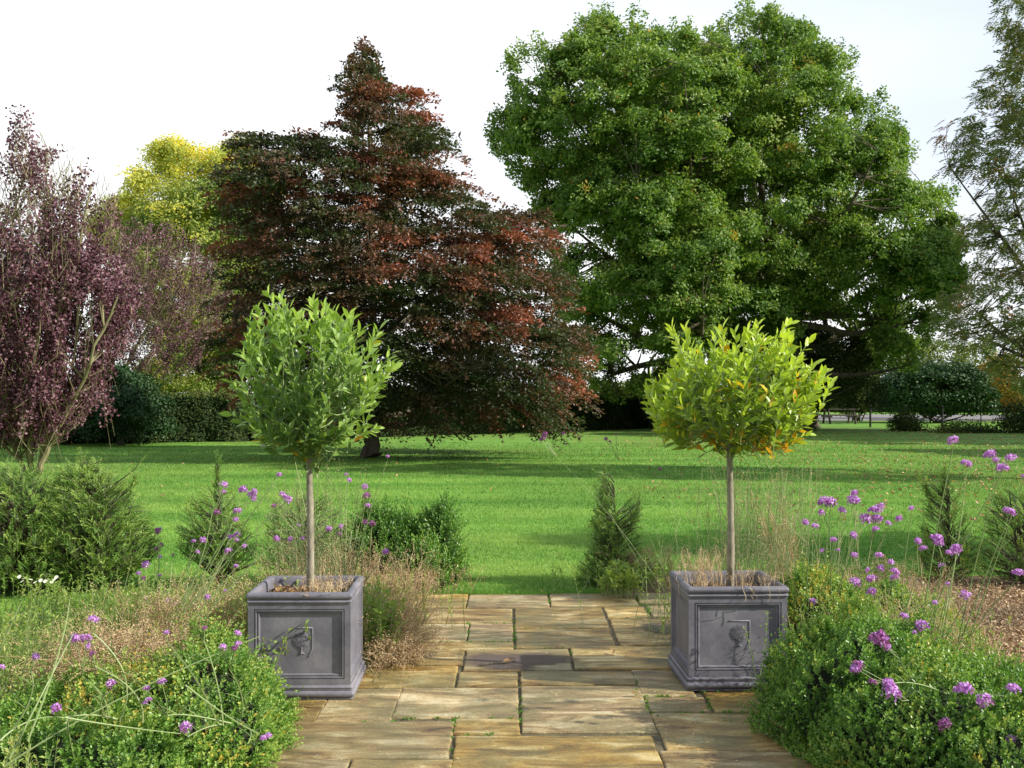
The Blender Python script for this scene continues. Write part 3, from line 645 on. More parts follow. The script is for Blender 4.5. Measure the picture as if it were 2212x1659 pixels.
lobetree('garden_tree', 'tallest garden tree outside the right edge, shading the grass before the oaks',
    [(2660,800),(2600,500),(2680,150),(2800,0),(3000,-40),(3150,150),(3220,500),(3150,800)], 38, (W(2920,0,38)[0], 38),
    [W(2920,700,38), W(2920,450,38), W(2920,200,38)], 77, 'oak', 200, 5, 5, .4, .26, (.7, 1.8), 18, 50, -1.5, .5, None, None, 'bark', 3, 200)

# ------------------------------------------------------------------ hedges and far shrubs
def hedge(name, label, pts, h, w, seed, mat, dens=900, lsz=.07, tt=.35, cat='hedge', top=.0):
    r = rg(seed); pts = np.array(pts, float); t = thing(name, (*pts[0], 0), label, cat)
    mb = MB(); nzz = Nz(seed, 1.6); P = []; N = []
    for a, b in zip(pts, pts[1:]):
        d = b-a; L = np.linalg.norm(d); d /= L; s = np.array([-d[1], d[0]]); 
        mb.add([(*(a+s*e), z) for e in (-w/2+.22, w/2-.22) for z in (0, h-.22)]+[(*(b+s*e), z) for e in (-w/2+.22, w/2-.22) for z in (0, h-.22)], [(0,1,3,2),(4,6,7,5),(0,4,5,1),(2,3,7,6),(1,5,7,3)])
        n = int(L*(2*h+w)*dens); u = r.uniform(0, L, n); f = r.uniform(0, 2*h+w, n)
        e = np.where(f < h, -w/2, np.where(f < 2*h, w/2, f-2*h-w/2)); z = np.where(f < h, f, np.where(f < 2*h, f-h, h))
        nx = np.where(f < h, -1., np.where(f < 2*h, 1., 0)); nz_ = np.where(f >= 2*h, 1., 0)
        p = np.c_[a+u[:, None]*d+e[:, None]*s, z]; q = np.c_[nx[:, None]*s, nz_]
        P.append(p+q*(nzz(p)[:, None]*.07+r.normal(-.04, .06, (n, 1)))+r.normal(0, .03, (n, 3))); N.append(nrm(q+r.normal(0, .55, (n, 3))+[0,0,.3]))
    P = np.vstack(P); N = np.vstack(N); P[:, 2] = np.maximum(P[:, 2], .02)
    tint = np.clip(tt+r.normal(0, .16, len(P))+.1*nzz(P)+top*(P[:, 2] > h-.15), 0, 1)  # top: sunlight painted into the tint of the uppermost leaves
    part('leaves', leaves('leaves', P, leafdirs(N, r), N, r.uniform(.7, 1.3, len(P))*lsz, r.uniform(.5, .8, len(P))*lsz, tint, M[mat]), t)
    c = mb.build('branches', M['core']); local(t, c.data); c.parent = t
hedge('clipped_hedge', 'long dark clipped hedge along the far side of the lawn', [W(120,958,34)[:2], W(530,952,36)[:2], W(860,945,40)[:2], W(1440,925,50)[:2]], 1.55, 1.3, 81, 'hedge', 700, .085, .42, top=.35)
hedge('clipped_hedge', 'dark shaded hedge at the far left behind the purple plum trunk', [(-24,31),W(150,960,33.4)[:2]], 1.5, 1.2, 82, 'hedge', 500, .085, .3)
def ell_shrub(name, label, poly, Z, seed, mat, n, R, T, lsz, tt, stems=True, base=None, spread=.2, cat='shrub', group=None, nl=55, thr=-1.6):
    r = rg(seed); cx = np.mean([p[0] for p in poly]); b = W(cx, 0, Z)
    t = thing(name, (b[0], Z, 0), label, cat, group)
    C, d = inflate(poly, Z, n, R, T, r, .4, Nz(seed, 1.5), thr)
    P = (C[:, None]+ball(r, (n, nl))*spread).reshape(-1, 3); P[:, 2] = np.maximum(P[:, 2], .02)
    N = nrm(np.repeat(nrm((C-[b[0], Z, C[:, 2].mean()])), nl, 0)*.5+[0,0,.5]+r.normal(0, .6, (n*nl, 3)))
    tint = np.clip(tt+.12*np.repeat(Nz(seed+1, 1.2)(C), nl)+r.normal(0, .12, n*nl), 0, 1)
    part('crown', leaves('crown', P, leafdirs(N, r), N, r.uniform(.7, 1.3, n*nl)*lsz, r.uniform(.5, .75, n*nl)*lsz, tint, M[mat]), t)
    mb = MB()
    for i in range(7):
        a = np.array([b[0]+r.normal(0, .15), Z+r.normal(0, .1), 0]); e = C[r.integers(n)]
        mb.tube(curve(a, e, r, n=6), np.linspace(.05, .015, 6), 5)
    c = mb.build('stems', M['bark']); local(t, c.data); c.parent = t
ell_shrub('ivy_shrub', 'dark glossy shrub overhanging the road at the right, between the oak and the rowan', [(1890,850),(1925,805),(1990,790),(2080,790),(2130,815),(2150,850),(2140,885),(2040,890),(1960,888),(1900,880)], 57, 91, 'ivy', 330, 1.5, 1.4, .17, .4)
ell_shrub('bright_shrub', 'light green bushy shrub rising behind the dark glossy shrub', [(1840,800),(1880,760),(1940,720),(2010,735),(2060,750),(2130,745),(2170,790),(2160,840),(1860,850)], 66, 92, 'shrub', 360, 2, 1.6, .16, .4)
ell_shrub('autumn_shrub', 'shrub with yellow and russet leaves by the right edge above the fence', [(2120,800),(2150,770),(2212,765),(2300,800),(2300,880),(2212,890),(2130,860)], 62, 93, 'shrub', 200, 1.5, 1.4, .15, .9)
ell_shrub('low_shrub', 'low dark shrub in front of the road beyond the lawn, near the right edge', [(2150,930),(2160,890),(2220,870),(2300,875),(2300,945),(2170,945)], 43, 94, 'hedge', 120, .8, .8, .1, .5)
ell_shrub('low_shrub', 'low dark shrub around the fence post right of the picnic table', [(1925,925),(1938,905),(1958,888),(1975,905),(1995,930),(1960,935)], 45, 95, 'hedge', 60, .5, .6, .09, .5)
ell_shrub('low_shrub', 'low straggly shrub along the wire fence between the post and the right edge', [(2010,938),(2020,926),(2080,922),(2130,926),(2145,942),(2060,944)], 43, 96, 'hedge', 70, .4, .6, .09, .7)
ell_shrub('pale_shrub', 'sunlit pale yellow-green bush peeping over the hedge between the beech and the oak', [(1235,850),(1250,826),(1290,818),(1330,830),(1400,840),(1400,890),(1235,890)], 56, 97, 'shrub', 120, .8, .9, .14, .6)
ell_shrub('distant_shrub', 'shaded dark bush behind the picnic table under the oak branches', [(1800,800),(1830,770),(1880,765),(1900,800),(1890,885),(1800,888)], 60, 98, 'hedge', 150, .8, .9, .14, .7)
hedge('clipped_hedge', 'dark boundary hedge on the far side of the road at the right', [(22,90),(62,80)], 2.6, 1.6, 83, 'hedge', 60, .25, .5)
ell_shrub('dark_bush', 'dark evergreen bush beneath the oaks at the end of the clipped hedge', [(1390,860),(1420,830),(1520,820),(1620,840),(1760,830),(1900,820),(1912,872),(1770,876),(1745,926),(1400,930)], 45.5, 99, 'hedge', 300, 1.0, 1.0, .11, .35)

# picnic table
def picnic():
    c = W(1813, 0, 55.5); t = thing('picnic_table', (c[0], 55.5, 0), 'dark wooden picnic table with benches under the oak at the far lawn edge', 'picnic table')
    for k in range(1):
        mb = MB()
        for i in range(5): mb.box(-.95, .95, -.36+i*.147, -.36+i*.147+.135, .72, .76)
        mb.build('tabletop', M['wood'], t)
    for s in (-1, 1):
        mb = MB()
        for i in range(2): mb.box(-.95, .95, s*.72-.14+i*.145, s*.72-.14+i*.145+.135, .42, .46)
        mb.build('bench', M['wood'], t)
        mb = MB(); x = s*.65
        mb.tube([(x,-.62,.0),(x,-.30,.72)], .055, 4); mb.tube([(x,.62,.0),(x,.30,.72)], .055, 4)
        mb.box(x-.04, x+.04, -.86, .86, .33, .42); mb.box(x-.04, x+.04, -.36, .36, .63, .72)
        mb.build('leg_frame', M['wood'], t)
picnic()
def fence():
    a = W(1880, 0, 50); b = W(2300, 0, 44); t = thing('wire_fence', (a[0], 50, 0), 'low dark post and wire fence between the lawn and the road', 'fence')
    L = np.array([b[0]-a[0], b[1]-a[1]]); n = 5
    for i in range(n+1):
        p = L*i/n; mb = MB(); R = .05 if i % 2 == 0 else .025
        mb.tube([(p[0],p[1],0),(p[0],p[1],1.02),(p[0],p[1],1.05)], [R,R,R*.5], 8); mb.build('post', M['iron'], t)
    mb = MB()
    for z in (.35,.65,.95): mb.tube([(0,0,z),(L[0]/2,L[1]/2,z-.01),(L[0],L[1],z)], .012, 5)
    mb.build('wire', M['iron'], t)
fence()

# ------------------------------------------------------------------ bay trees
def bay(label, poly, base, Zc, seed, mat, nsh, upb, yel, wx=.86):
    r = rg(seed); t = thing('bay_tree', base, label, 'tree', 'potted bay trees')
    pm = np.mean(poly, 0); C, d = inflate([((x-pm[0])*wx+pm[0], (y-pm[1])*.84+pm[1]+14) for x, y in poly], Zc, nsh, .36, .34, r, .6, Nz(seed, .24), -.75)
    cz = W(0, np.percentile([p[1] for p in poly], 78), Zc)[2]; c0 = np.array([base[0], Zc, cz])
    out = nrm(C-c0); ax = nrm(out*np.array([.75,.75,.55])+np.array([0,0,upb])+r.normal(0, .22, (nsh, 3)))
    L = r.uniform(.10, .20, nsh)*np.where(r.random(nsh) < .25, 1.6, 1); m = 13
    hi = (d < .12) & (C[:, 2] > cz) & (r.random(nsh) < .55); C[hi] += ax[hi]*r.uniform(.03, .12, (hi.sum(), 1)); L[hi] = r.uniform(.16, .25, hi.sum())
    P = []; D = []; N = []; tt = []
    A = nrm(np.cross(ax, [0.3,.2,.1])); B = np.cross(ax, A)
    for k in range(m):
        u = k/(m-1); th = k*2.4+r.uniform(0, 6.28, nsh)*.15; rad = np.cos(th)[:, None]*A+np.sin(th)[:, None]*B
        op = np.radians(62-34*u); P.append(C+ax*(u-.75)[..., None]*L[:, None] if False else C+ax*((u-.75)*L)[:, None])
        dd = ax*np.cos(op)+rad*np.sin(op)+r.normal(0, .12, (nsh, 3)); D.append(dd); N.append(ax*np.sin(op)-rad*np.cos(op)+r.normal(0, .2, (nsh, 3)))
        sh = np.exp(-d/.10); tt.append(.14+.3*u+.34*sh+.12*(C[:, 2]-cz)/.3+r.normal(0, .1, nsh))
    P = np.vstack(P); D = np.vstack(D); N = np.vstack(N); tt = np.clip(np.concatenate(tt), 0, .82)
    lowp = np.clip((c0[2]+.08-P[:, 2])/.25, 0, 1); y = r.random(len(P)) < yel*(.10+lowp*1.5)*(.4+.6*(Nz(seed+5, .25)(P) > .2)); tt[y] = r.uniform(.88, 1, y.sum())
    ln = r.uniform(.052, .088, len(P))
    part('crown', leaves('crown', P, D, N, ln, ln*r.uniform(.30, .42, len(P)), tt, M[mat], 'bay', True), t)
    mb = MB(); b = np.array(base, float); top = np.array([base[0], Zc, cz+.05])
    zz = np.linspace(0, 1, 14)[:, None]; q = b+(top-b)*zz+np.c_[np.sin(zz*5)*.004, np.cos(zz*4)*.003, zz*0]
    rr = np.linspace(.021, .016, 14)*r.uniform(.95, 1.07, 14); mb.tube(q, rr, 12)
    tk = c = mb.build('trunk', M['bark_grey'], None, True); local(t, c.data); c.parent = t
    mb = MB(); lim = []
    for i in range(12):
        e = c0+nrm(out[i*7]+[0,0,.2])*.26; qq = curve(top-[0,0,r.uniform(.02,.16)], e, r, n=6); mb.tube(qq, np.linspace(.011, .005, 6), 6); lim.append(qq)
    lim = np.vstack(lim)
    for c_, a_, l_ in zip(C, ax, L):
        s0 = c_-a_*l_*.75; j = np.argmin(np.linalg.norm(lim-s0, axis=1)); mb.tube([lim[j], (lim[j]+s0)/2+[0,0,-.01], s0, c_+a_*l_*.25], [.004,.0035,.003,.002], 4)
    c = mb.build('branches', M['stem']); local(t, c.data); c.parent = tk
bay('bay tree with a fresh green rounded crown and straight pale trunk in the left planter',
    [(505,880),(500,830),(520,790),(510,740),(520,700),(560,690),(580,655),(640,650),(670,700),(700,650),(740,665),(770,700),(835,695),(838,760),(855,800),(835,850),(800,875),(835,930),(790,965),(740,960),(660,985),(600,970),(560,990),(520,930)],
    (PL[0]+.01, PL[1], .50), PL[1], 101, 'bay', 215, .75, .05)
bay('yellower bay tree with a broad crown and orange leaves underneath, in the right planter',
    [(1395,830),(1420,815),(1455,800),(1450,770),(1465,725),(1510,700),(1560,720),(1600,715),(1640,705),(1680,700),(1700,745),(1730,780),(1745,800),(1800,830),(1770,880),(1740,925),(1740,960),(1680,985),(1600,970),(1520,965),(1440,960),(1395,945),(1400,890)],
    (PR[0]+.02, PR[1], .50), PR[1], 102, 'bay2', 240, .62, .55, .93)

# ------------------------------------------------------------------ box bushes, yews, herbs
def bush(name, label, blobs, seed, mat, nsh, sl, nl, lsz, lw, tt=.4, tpl='quad', cat='shrub', group=None, upb=.7, patch=0, core=.82):
    """blobs = (x, y, z, rx, ry, rz) rounded masses that make up one bush"""
    r = rg(seed); B = np.array(blobs, float); t = thing(name, (B[:, 0].mean(), B[:, 1].mean(), 0), label, cat, group)
    area = (B[:, 3]*B[:, 4]+B[:, 3]*B[:, 5]+B[:, 4]*B[:, 5]); cnt = (nsh*area/area.sum()).astype(int)
    nzz = Nz(seed, .28); P = []; Dn = []
    mb = MB()
    for bl, c in zip(B, cnt):
        d = rdir(r, c); d[:, 2] = np.abs(d[:, 2])*1.0-.25*(r.random(c) < .5); d = nrm(d)
        p = bl[:3]+d*bl[3:]*(1+nzz(d*.5+bl[:3])[:, None]*.07); P.append(p); Dn.append(nrm(d/bl[3:]))
        nu, nv = 18, 11; V = []
        for j in range(nv):
            ph = -.35+j/(nv-1)*(math.pi/2+.35)
            for i in range(nu):
                th = i*2*math.pi/nu; dd = np.array([math.cos(ph)*math.cos(th), math.cos(ph)*math.sin(th), math.sin(ph)])
                V.append(bl[:3]+dd*bl[3:]*core*r.uniform(.95, 1.03))
        mb.add(V, [(j*nu+i, j*nu+(i+1)%nu, (j+1)*nu+(i+1)%nu, (j+1)*nu+i) for j in range(nv-1) for i in range(nu)])
    P = np.vstack(P); Dn = np.vstack(Dn); k = P[:, 2] > .01
    for bl in B:
        k &= (((P-bl[:3])/(bl[3:]))**2).sum(1) > .80
    P = P[k]; Dn = Dn[k]; n = len(P)
    ax = nrm(Dn+np.array([0,0,upb])+r.normal(0, .35, (n, 3))); L = sl*r.uniform(.5, 1.5, n)*np.where(r.random(n) < .06, 2.3, 1)
    P = P-Dn*r.uniform(0, sl*.9, (n, 1))
    A = nrm(np.cross(ax, [.3,.2,.1])); Bv = np.cross(ax, A); PP_, DD, NN, TT = [], [], [], []
    sh = .12*Nz(seed+3, .35)(P)+r.normal(0, .12, n)
    for i in range(nl):
        u = (i//2)/max(1, (nl//2-1)); th = (i % 2)*math.pi+(i//2)*1.57+r.uniform(-.4, .4, n); rad = np.cos(th)[:, None]*A+np.sin(th)[:, None]*Bv
        PP_.append(P+ax*(u*L)[:, None]); op = 1.05-.45*u; DD.append(ax*math.cos(op)+rad*math.sin(op)+r.normal(0, .15, (n, 3))); NN.append(ax*math.sin(op)-rad*math.cos(op)+r.normal(0, .25, (n, 3)))
        TT.append(tt+sh+.3*(u-.4)+r.normal(0, .08, n))
    PP_ = np.vstack(PP_); tint = np.concatenate(TT)
    if patch: tint = tint+patch*np.clip(Nz(seed+9, .4)(PP_)-.9, 0, 1)
    q = len(PP_)
    part('leaves', leaves('leaves', PP_, np.vstack(DD), np.vstack(NN), r.uniform(.7, 1.3, q)*lsz, r.uniform(.8, 1.2, q)*lw, np.clip(tint, 0, 1), M[mat], tpl), t)
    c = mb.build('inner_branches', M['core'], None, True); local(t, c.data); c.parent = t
    return t
bush('box_bush', 'rounded box bush with yellow-green tips, in the left foreground overlapping the planter',
     [(-1.38,4.72,.0,.40,.52,.46),(-1.43,5.05,0,.25,.32,.46),(-1.72,4.55,.0,.44,.5,.38)], 111, 'box', 9500, .055, 12, .016, .011, .52, group='box bushes along the patio', patch=.22)
bush('box_bush', 'dark glossy box bush in the bottom left corner under the fallen verbena stems',
     [(-2.05,4.25,0,.5,.45,.33),(-1.62,4.1,0,.42,.4,.36),(-2.5,4.3,0,.4,.45,.30)], 112, 'box', 7200, .05, 12, .017, .012, .38, group='box bushes along the patio')
bush('box_bush', 'large rounded box bush in the right foreground overlapping the right planter',
     [(1.62,5.0,0,.44,.5,.54),(1.95,4.72,0,.48,.48,.40),(1.72,4.5,0,.42,.4,.45)], 113, 'box', 11500, .05, 12, .016, .011, .42, group='box bushes along the patio')
bush('box_bush', 'low dark box bush at the bottom right corner of the view',
     [(2.3,4.35,0,.5,.5,.38),(2.0,4.1,0,.4,.4,.34),(2.75,4.4,0,.4,.5,.36)], 114, 'box', 7200, .05, 12, .016, .011, .34, group='box bushes along the patio')
bush('box_bush', 'yellowish box bush beside the far right corner of the right planter',
     [(1.82,6.35,0,.34,.45,.50),(2.15,6.2,0,.38,.5,.46),(2.3,5.85,0,.34,.38,.30)], 115, 'box', 7600, .05, 12, .017, .012, .56, group='box bushes along the patio', patch=.08)

def yew(label, poly, Z, seed, n, R, T, tt=.45, leader=(), bl=.13, name='yew_bush'):
    r = rg(seed); xs = [p[0] for p in poly]; cx = (min(xs)+max(xs))/2; b = W(cx, 0, Z)
    t = thing(name, (b[0], Z, 0), label, 'shrub', 'young yews along the edge of the lawn')
    C, d = inflate(poly, Z, n, R, T, r, .45)
    rel = (C-[b[0], Z, 0])*[1,1,0]; ax = nrm(nrm(rel)*.9+np.array([0,0,.75])+r.normal(0, .42, (n, 3)))
    for (x0, y0, x1, y1, k) in leader:
        a = W(x0, y0, Z); e = W(x1, y1, Z); u = r.uniform(0, 1, (k, 1)); p = a+(e-a)*u
        C = np.vstack([C, p]); ax = np.vstack([ax, nrm(nrm(e-a)*.9+r.normal(0, .55, (k, 3)))])
    C[:, 2] = np.maximum(C[:, 2], .03)
    n = len(C); L = r.uniform(.5, 1.4, n)*bl; m = 22
    side = nrm(np.cross(ax, r.normal(0, .6, (n, 3))+[0,0,1])); nn = np.cross(ax, side)
    P, D, N, TT = [], [], [], []; sh = r.normal(0, .14, n)+.1*Nz(seed, .3)(C)
    for i in range(m):
        u = (i//2)/(m//2-1); s = 1 if i % 2 else -1
        P.append(C+ax*((u-.4)*L)[:, None]); D.append(ax*.75+s*side+r.normal(0, .15, (n, 3))); N.append(nn+r.normal(0, .35, (n, 3))); TT.append(tt+.1+sh+.4*(u-.4))
    P = np.vstack(P); q = len(P)
    part('foliage', leaves('foliage', P, np.vstack(D), np.vstack(N), r.uniform(.7, 1.25, q)*.026, .0068, np.clip(np.concatenate(TT), 0, 1), M['yew']), t)
    mb = MB(); b0 = np.array([b[0], Z, 0.])
    top = C[np.argmax(C[:, 2])]
    mb.tube(curve(b0, top, r, n=6, wob=.02), np.linspace(.018, .004, 6), 6)
    for c_, a_, l_ in zip(C[::3], ax[::3], L[::3]):
        s0 = c_-a_*l_*.4; root = b0+[0,0,max(.03, s0[2]-np.linalg.norm((s0-b0)[:2])*.9)]
        mb.tube([root, (root+s0)/2+[0,0,.02], s0, c_+a_*l_*.5], [.006,.005,.004,.002], 4)
    c = mb.build('stem', M['bark']); local(t, c.data); c.parent = t
yew('broad feathery yew bush at the left edge, the bigger of the two grown together', [(-60,1030),(0,1010),(60,1020),(110,1050),(140,1120),(150,1262),(-60,1280)], 8.6, 121, 1500, .4, .45, .45)
yew('feathery yew bush with upright tips, second from the left edge', [(90,1120),(120,1060),(160,1000),(200,1010),(240,1030),(280,1080),(320,1160),(335,1200),(300,1230),(240,1262),(110,1262)], 8.8, 122, 1700, .4, .45, .5, [(175,1080,180,985,30),(220,1100,205,1000,25),(270,1100,300,1000,16)])
yew('thin young yew with a single tall leader, behind the verbena left of the planter', [(385,1200),(400,1120),(430,1080),(470,1060),(510,1100),(530,1160),(560,1215),(470,1230)], 8.9, 123, 420, .3, .3, .4, [(468,1100,470,985,26)])
yew('open young yew behind the trunk of the left bay tree', [(560,1230),(580,1150),(600,1090),(650,1070),(700,1080),(740,1150),(760,1230)], 8.9, 124, 380, .3, .3, .4)
bush('yew_bush', 'dense bright green yew at the left corner of the grass opening', [(-1.12,9.1,0,.30,.3,.56),(-.86,9.15,0,.26,.3,.50),(-.60,9.1,0,.17,.22,.60),(-.75,8.85,0,.22,.22,.34)], 125, 'box', 4200, .10, 14, .030, .013, .26, group='young yews along the edge of the lawn', upb=1.1)
yew('slender young yew with an open top at the right corner of the grass opening', [(1255,1262),(1262,1215),(1285,1180),(1288,1120),(1300,1060),(1305,1010),(1318,1060),(1340,1130),(1360,1080),(1372,1100),(1372,1180),(1400,1215),(1395,1262)], 9.0, 126, 620, .25, .25, .35, [(1305,1200,1305,1000,45),(1350,1160,1385,1080,20)])
yew('faint young yew beyond the pot, behind the dry stalks at the right', [(1990,1250),(2000,1150),(2020,1060),(2040,1030),(2065,1080),(2090,1160),(2110,1250)], 9.1, 127, 330, .3, .3, .5, [(2035,1080,2040,1015,20),(2020,1090,1990,1035,18)])
yew('dark young yew against the right edge of the view', [(2120,1250),(2130,1160),(2150,1090),(2190,1060),(2240,1080),(2300,1180),(2300,1260)], 9.0, 128, 420, .4, .35, .5)

def herb(label, pos, rad, n, h, seed, lsz=.02, tt=.5, name='leafy_plant', lean=(0,0), nl=16, mat='herb', cat='plant', group=None, gap=.3):
    r = rg(seed); t = thing(name, (pos[0], pos[1], .02), label, cat, group)
    b = np.c_[r.normal(0, rad[0]*.5, n), r.normal(0, rad[1]*.5, n), np.zeros(n)]
    hh = h*r.uniform(.55, 1.1, n); ax = nrm(np.c_[r.normal(lean[0], .22, n), r.normal(lean[1], .22, n), np.ones(n)])
    mb = MB(); P, D, N, T = [], [], [], []
    for i in range(n):
        e = b[i]+ax[i]*hh[i]; q = curve(b[i], e, r, n=5, wob=.05); mb.tube(q, np.linspace(.0026, .0012, 5), 3, r.uniform(.2, .9))
        u = r.uniform(gap, 1, nl)**.8; p = np.stack([np.interp(u*4, range(5), q[:, k]) for k in range(3)], 1)
        P.append(p); d = rdir(r, nl); d[:, 2] = np.abs(d[:, 2])*.5+.25; D.append(d); N.append([0,0,1]-d*.4+r.normal(0, .3, (nl, 3))); T.append(tt+r.normal(0, .1)+r.normal(0, .1, nl)+.1*u)
    P = np.vstack(P); q = len(P)
    me = leaves('leaves', P, np.vstack(D), np.vstack(N), r.uniform(.6, 1.4, q)*lsz, r.uniform(.3, .5, q)*lsz, np.clip(np.concatenate(T), 0, 1), M[mat], 'quad')
    obj('leaves', me, t); mb.build('stems', M['stem'], t)['kind'] = 'stuff'; return t
herb('lime green leafy plant left of the left planter', (-1.62,6.1), (.6,.8), 380, .52, 131, .032, .55)
herb('green leafy plant between the brown seedheads and the tall verbenas', (-2.2,6.3), (.7,.8), 420, .44, 132, .03, .45)
herb('pale straggly plant low in front of the white daisies at the left edge', (-2.75,5.6), (.6,.9), 380, .40, 133, .026, .45)
herb('feathery grey-green plant at the left edge of the foreground', (-2.45,4.75), (.5,.35), 330, .58, 134, .022, .6)
herb('yellow-green feathery plant in the extreme bottom left corner', (-1.85,3.55), (.3,.25), 200, .42, 143, .022, .7)
herb('fresh green leafy tuft beside the right side of the left planter', (-.78,6.35), (.08,.22), 60, .44, 135, .04, .45)
herb('bright green seedling at the left of the right planter by the grass', (.84,8.3), (.16,.16), 46, .27, 136, .045, .45)
herb('green leafy growth around the foot of the slender yew', (.95,8.75), (.4,.2), 110, .20, 137, .03, .3)
herb('leafy green plant behind the left planter', (-1.1,7.0), (.6,.5), 200, .42, 138, .026, .6)
herb('leafy plant behind the right planter below the tall dry stalks', (1.5,7.1), (.55,.6), 260, .42, 139, .026, .5)
herb('weedy green plant among the bark chips to the right', (2.7,5.6), (.5,.5), 80, .22, 140, .024, .6)
herb('grey-green leafy plant behind the large right box bush', (1.95,5.5), (.4,.4), 170, .5, 141, .022, .5)
herb('sparse green seedlings over the bark chips at the right edge', (3.3,6.2), (.6,.6), 70, .10, 142, .022, .6)

def stalks(label, pos, rad, n, h, seed, lean=(0,0), spread=.35, mat='straw', seeds=6, tt=.5, name='dry_seedhead_clump', rr=.0016, sag=.15, cat='plant', z=.02, sz=.008):
    r = rg(seed); t = thing(name, (pos[0], pos[1], z), label, cat); mb = MB(); sp = []
    for i in range(n):
        b = np.array([r.normal(0, rad[0]*.5), r.normal(0, rad[1]*.5), 0]); a = nrm([r.normal(lean[0], spread), r.normal(lean[1], spread), 1.]); l = h*r.uniform(.55, 1.15)
        u = np.linspace(0, 1, 6)[:, None]; q = b+a*u*l+np.array([a[0], a[1], -1.2])*sag*l*u**2+r.normal(0, .006, (6, 3)); q[:, 2] = np.maximum(q[:, 2], 0)
        ti = np.clip(tt+r.normal(0, .2), 0, 1); mb.tube(q, np.linspace(rr*1.2, rr*.6, 6), 3, ti)
        for k in range(2 if seeds else 0):
            s = q[-2]*(1-.3*k)+q[-3]*.3*k; e = s+nrm(a+r.normal(0, .6, 3))*l*.14; mb.tube([s, e], rr*.6, 3, ti); sp.append(e)
        sp.append(q[-1])
    mb.build('stalks', M[mat], t)['kind'] = 'stuff'
    if seeds:
        sp = np.repeat(np.array(sp), seeds, 0); sp = sp+r.normal(0, sz*1.6, sp.shape); k = len(sp)
        obj('seedheads', leaves('seedheads', sp, rdir(r, k), rdir(r, k), sz*r.uniform(.7, 1.5, k), sz*.6, np.clip(tt+.1+r.normal(0, .2, k), 0, 1), M['straw'], 'quad'), t)['kind'] = 'stuff'
stalks('brown dry seedhead clump arching in the left bed', (-1.85,5.7), (.24,.3), 330, .64, 151, (.12,-.1), .24, tt=.58)
stalks('flattened dry tan seedhead mat lying over the left box bushes', (-1.83,4.95), (.3,.25), 420, .34, 152, (.35,-.25), .6, tt=.5, sag=.35, z=.32)
stalks('fine brown seedhead bush to the right of the left planter', (-.84,6.75), (.22,.5), 330, .46, 153, (.28,-.05), .28, tt=.5)
stalks('tangle of dry stems at the foot of the left planter by the paving', (-.72,6.35), (.12,.3), 240, .34, 154, (.4,-.2), .45, tt=.5, sag=.3)
stalks('pale dry stalk clump behind the left planter', (-1.25,7.2), (.5,.4), 320, .62, 155, (0,0), .2, tt=.6)
stalks('tan wispy seedhead clump behind the purple verbenas on the right', (2.4,6.9), (.4,.5), 260, .55, 156, (.1,0), .25, tt=.6)
stalks('leaning bundle of straw coloured stalks right of the right planter', (1.86,6.9), (.1,.1), 46, .95, 157, (-.22,0), .10, tt=.7, rr=.0032, sag=.05)
stalks('reddish brown dry clump on the bark near the right edge', (2.6,5.1), (.4,.3), 300, .30, 158, (.1,-.1), .5, tt=.2, sag=.3)
stalks('tall green-yellow grass stalks growing out of the left planter behind the trunk', (-1.2,6.5), (.26,.2), 120, 1.1, 160, (0,0), .10, 'stem', 3, .62, 'tall_grass_stalks', .0017, .06)
stalks('tall seeding grass growing between the right planter and the bay trunk', (1.52,6.6), (.42,.2), 230, 1.12, 161, (.02,0), .10, 'stem', 3, .62, 'tall_grass_stalks', .0017, .06)
stalks('short dry grass along the back of the left grass opening', (-.95,8.5), (.5,.3), 240, .28, 162, (0,-.1), .35, tt=.45)
stalks('short dry grass under the slender yew', (1.15,8.9), (.5,.2), 180, .35, 163, (0,0), .3, tt=.45)
stalks('dry grass tuft rooted in the right planter at its left corner', (PR[0]-.13,PR[1]-.10), (.11,.22), 75, .24, 164, (0,.02), .18, tt=.8, sag=.05, z=.505, sz=.004)
stalks('dry grass tuft rooted in the right planter at its right corner', (PR[0]+.12,PR[1]-.08), (.16,.2), 60, .15, 165, (0,.02), .25, tt=.75, sag=.05, z=.505, sz=.004)
stalks('yellowing grass tuft rooted in the left planter right of the trunk', (PL[0]+.11,PL[1]-.06), (.14,.2), 90, .15, 166, (0,-.1), .35, tt=.8, z=.505, sz=.004)
stalks('fine straw coloured stems tangled behind the large right box bush', (2.15,5.5), (.35,.3), 200, .62, 171, (-.1,0), .25, tt=.65)
stalks('rusty brown seedhead mat at the right edge of the foreground', (2.35,4.8), (.35,.25), 260, .5, 172, (.1,0), .4, tt=.25, sag=.3)
stalks('dry upright stems among the herbs left of the left planter', (-1.5,6.2), (.3,.4), 150, .62, 173, (0,0), .2, tt=.65)
def litter():
    r = rg(170); t = thing('leaf_litter', (PL[0]-.1, PL[1]-.06, .51), 'curled brown dead leaves lying in the left planter', 'leaves'); t['kind'] = 'stuff'
    n = 150; P = np.c_[r.uniform(-.11,.13,n), r.uniform(-.14,.2,n), r.uniform(0,.035,n)]; N = nrm([0,0,1.]+r.normal(0,.6,(n,3)))
    me = leaves('leaf_litter', P+np.array(t.location), leafdirs(N, r), N, .034, .02, r.uniform(.2, 1, n), M['dead'], 'leaf')
    bpy.data.objects.remove(t)
    tag(obj('leaf_litter', me), 'curled brown dead leaves lying in the left planter', 'leaves', kind='stuff')
litter()

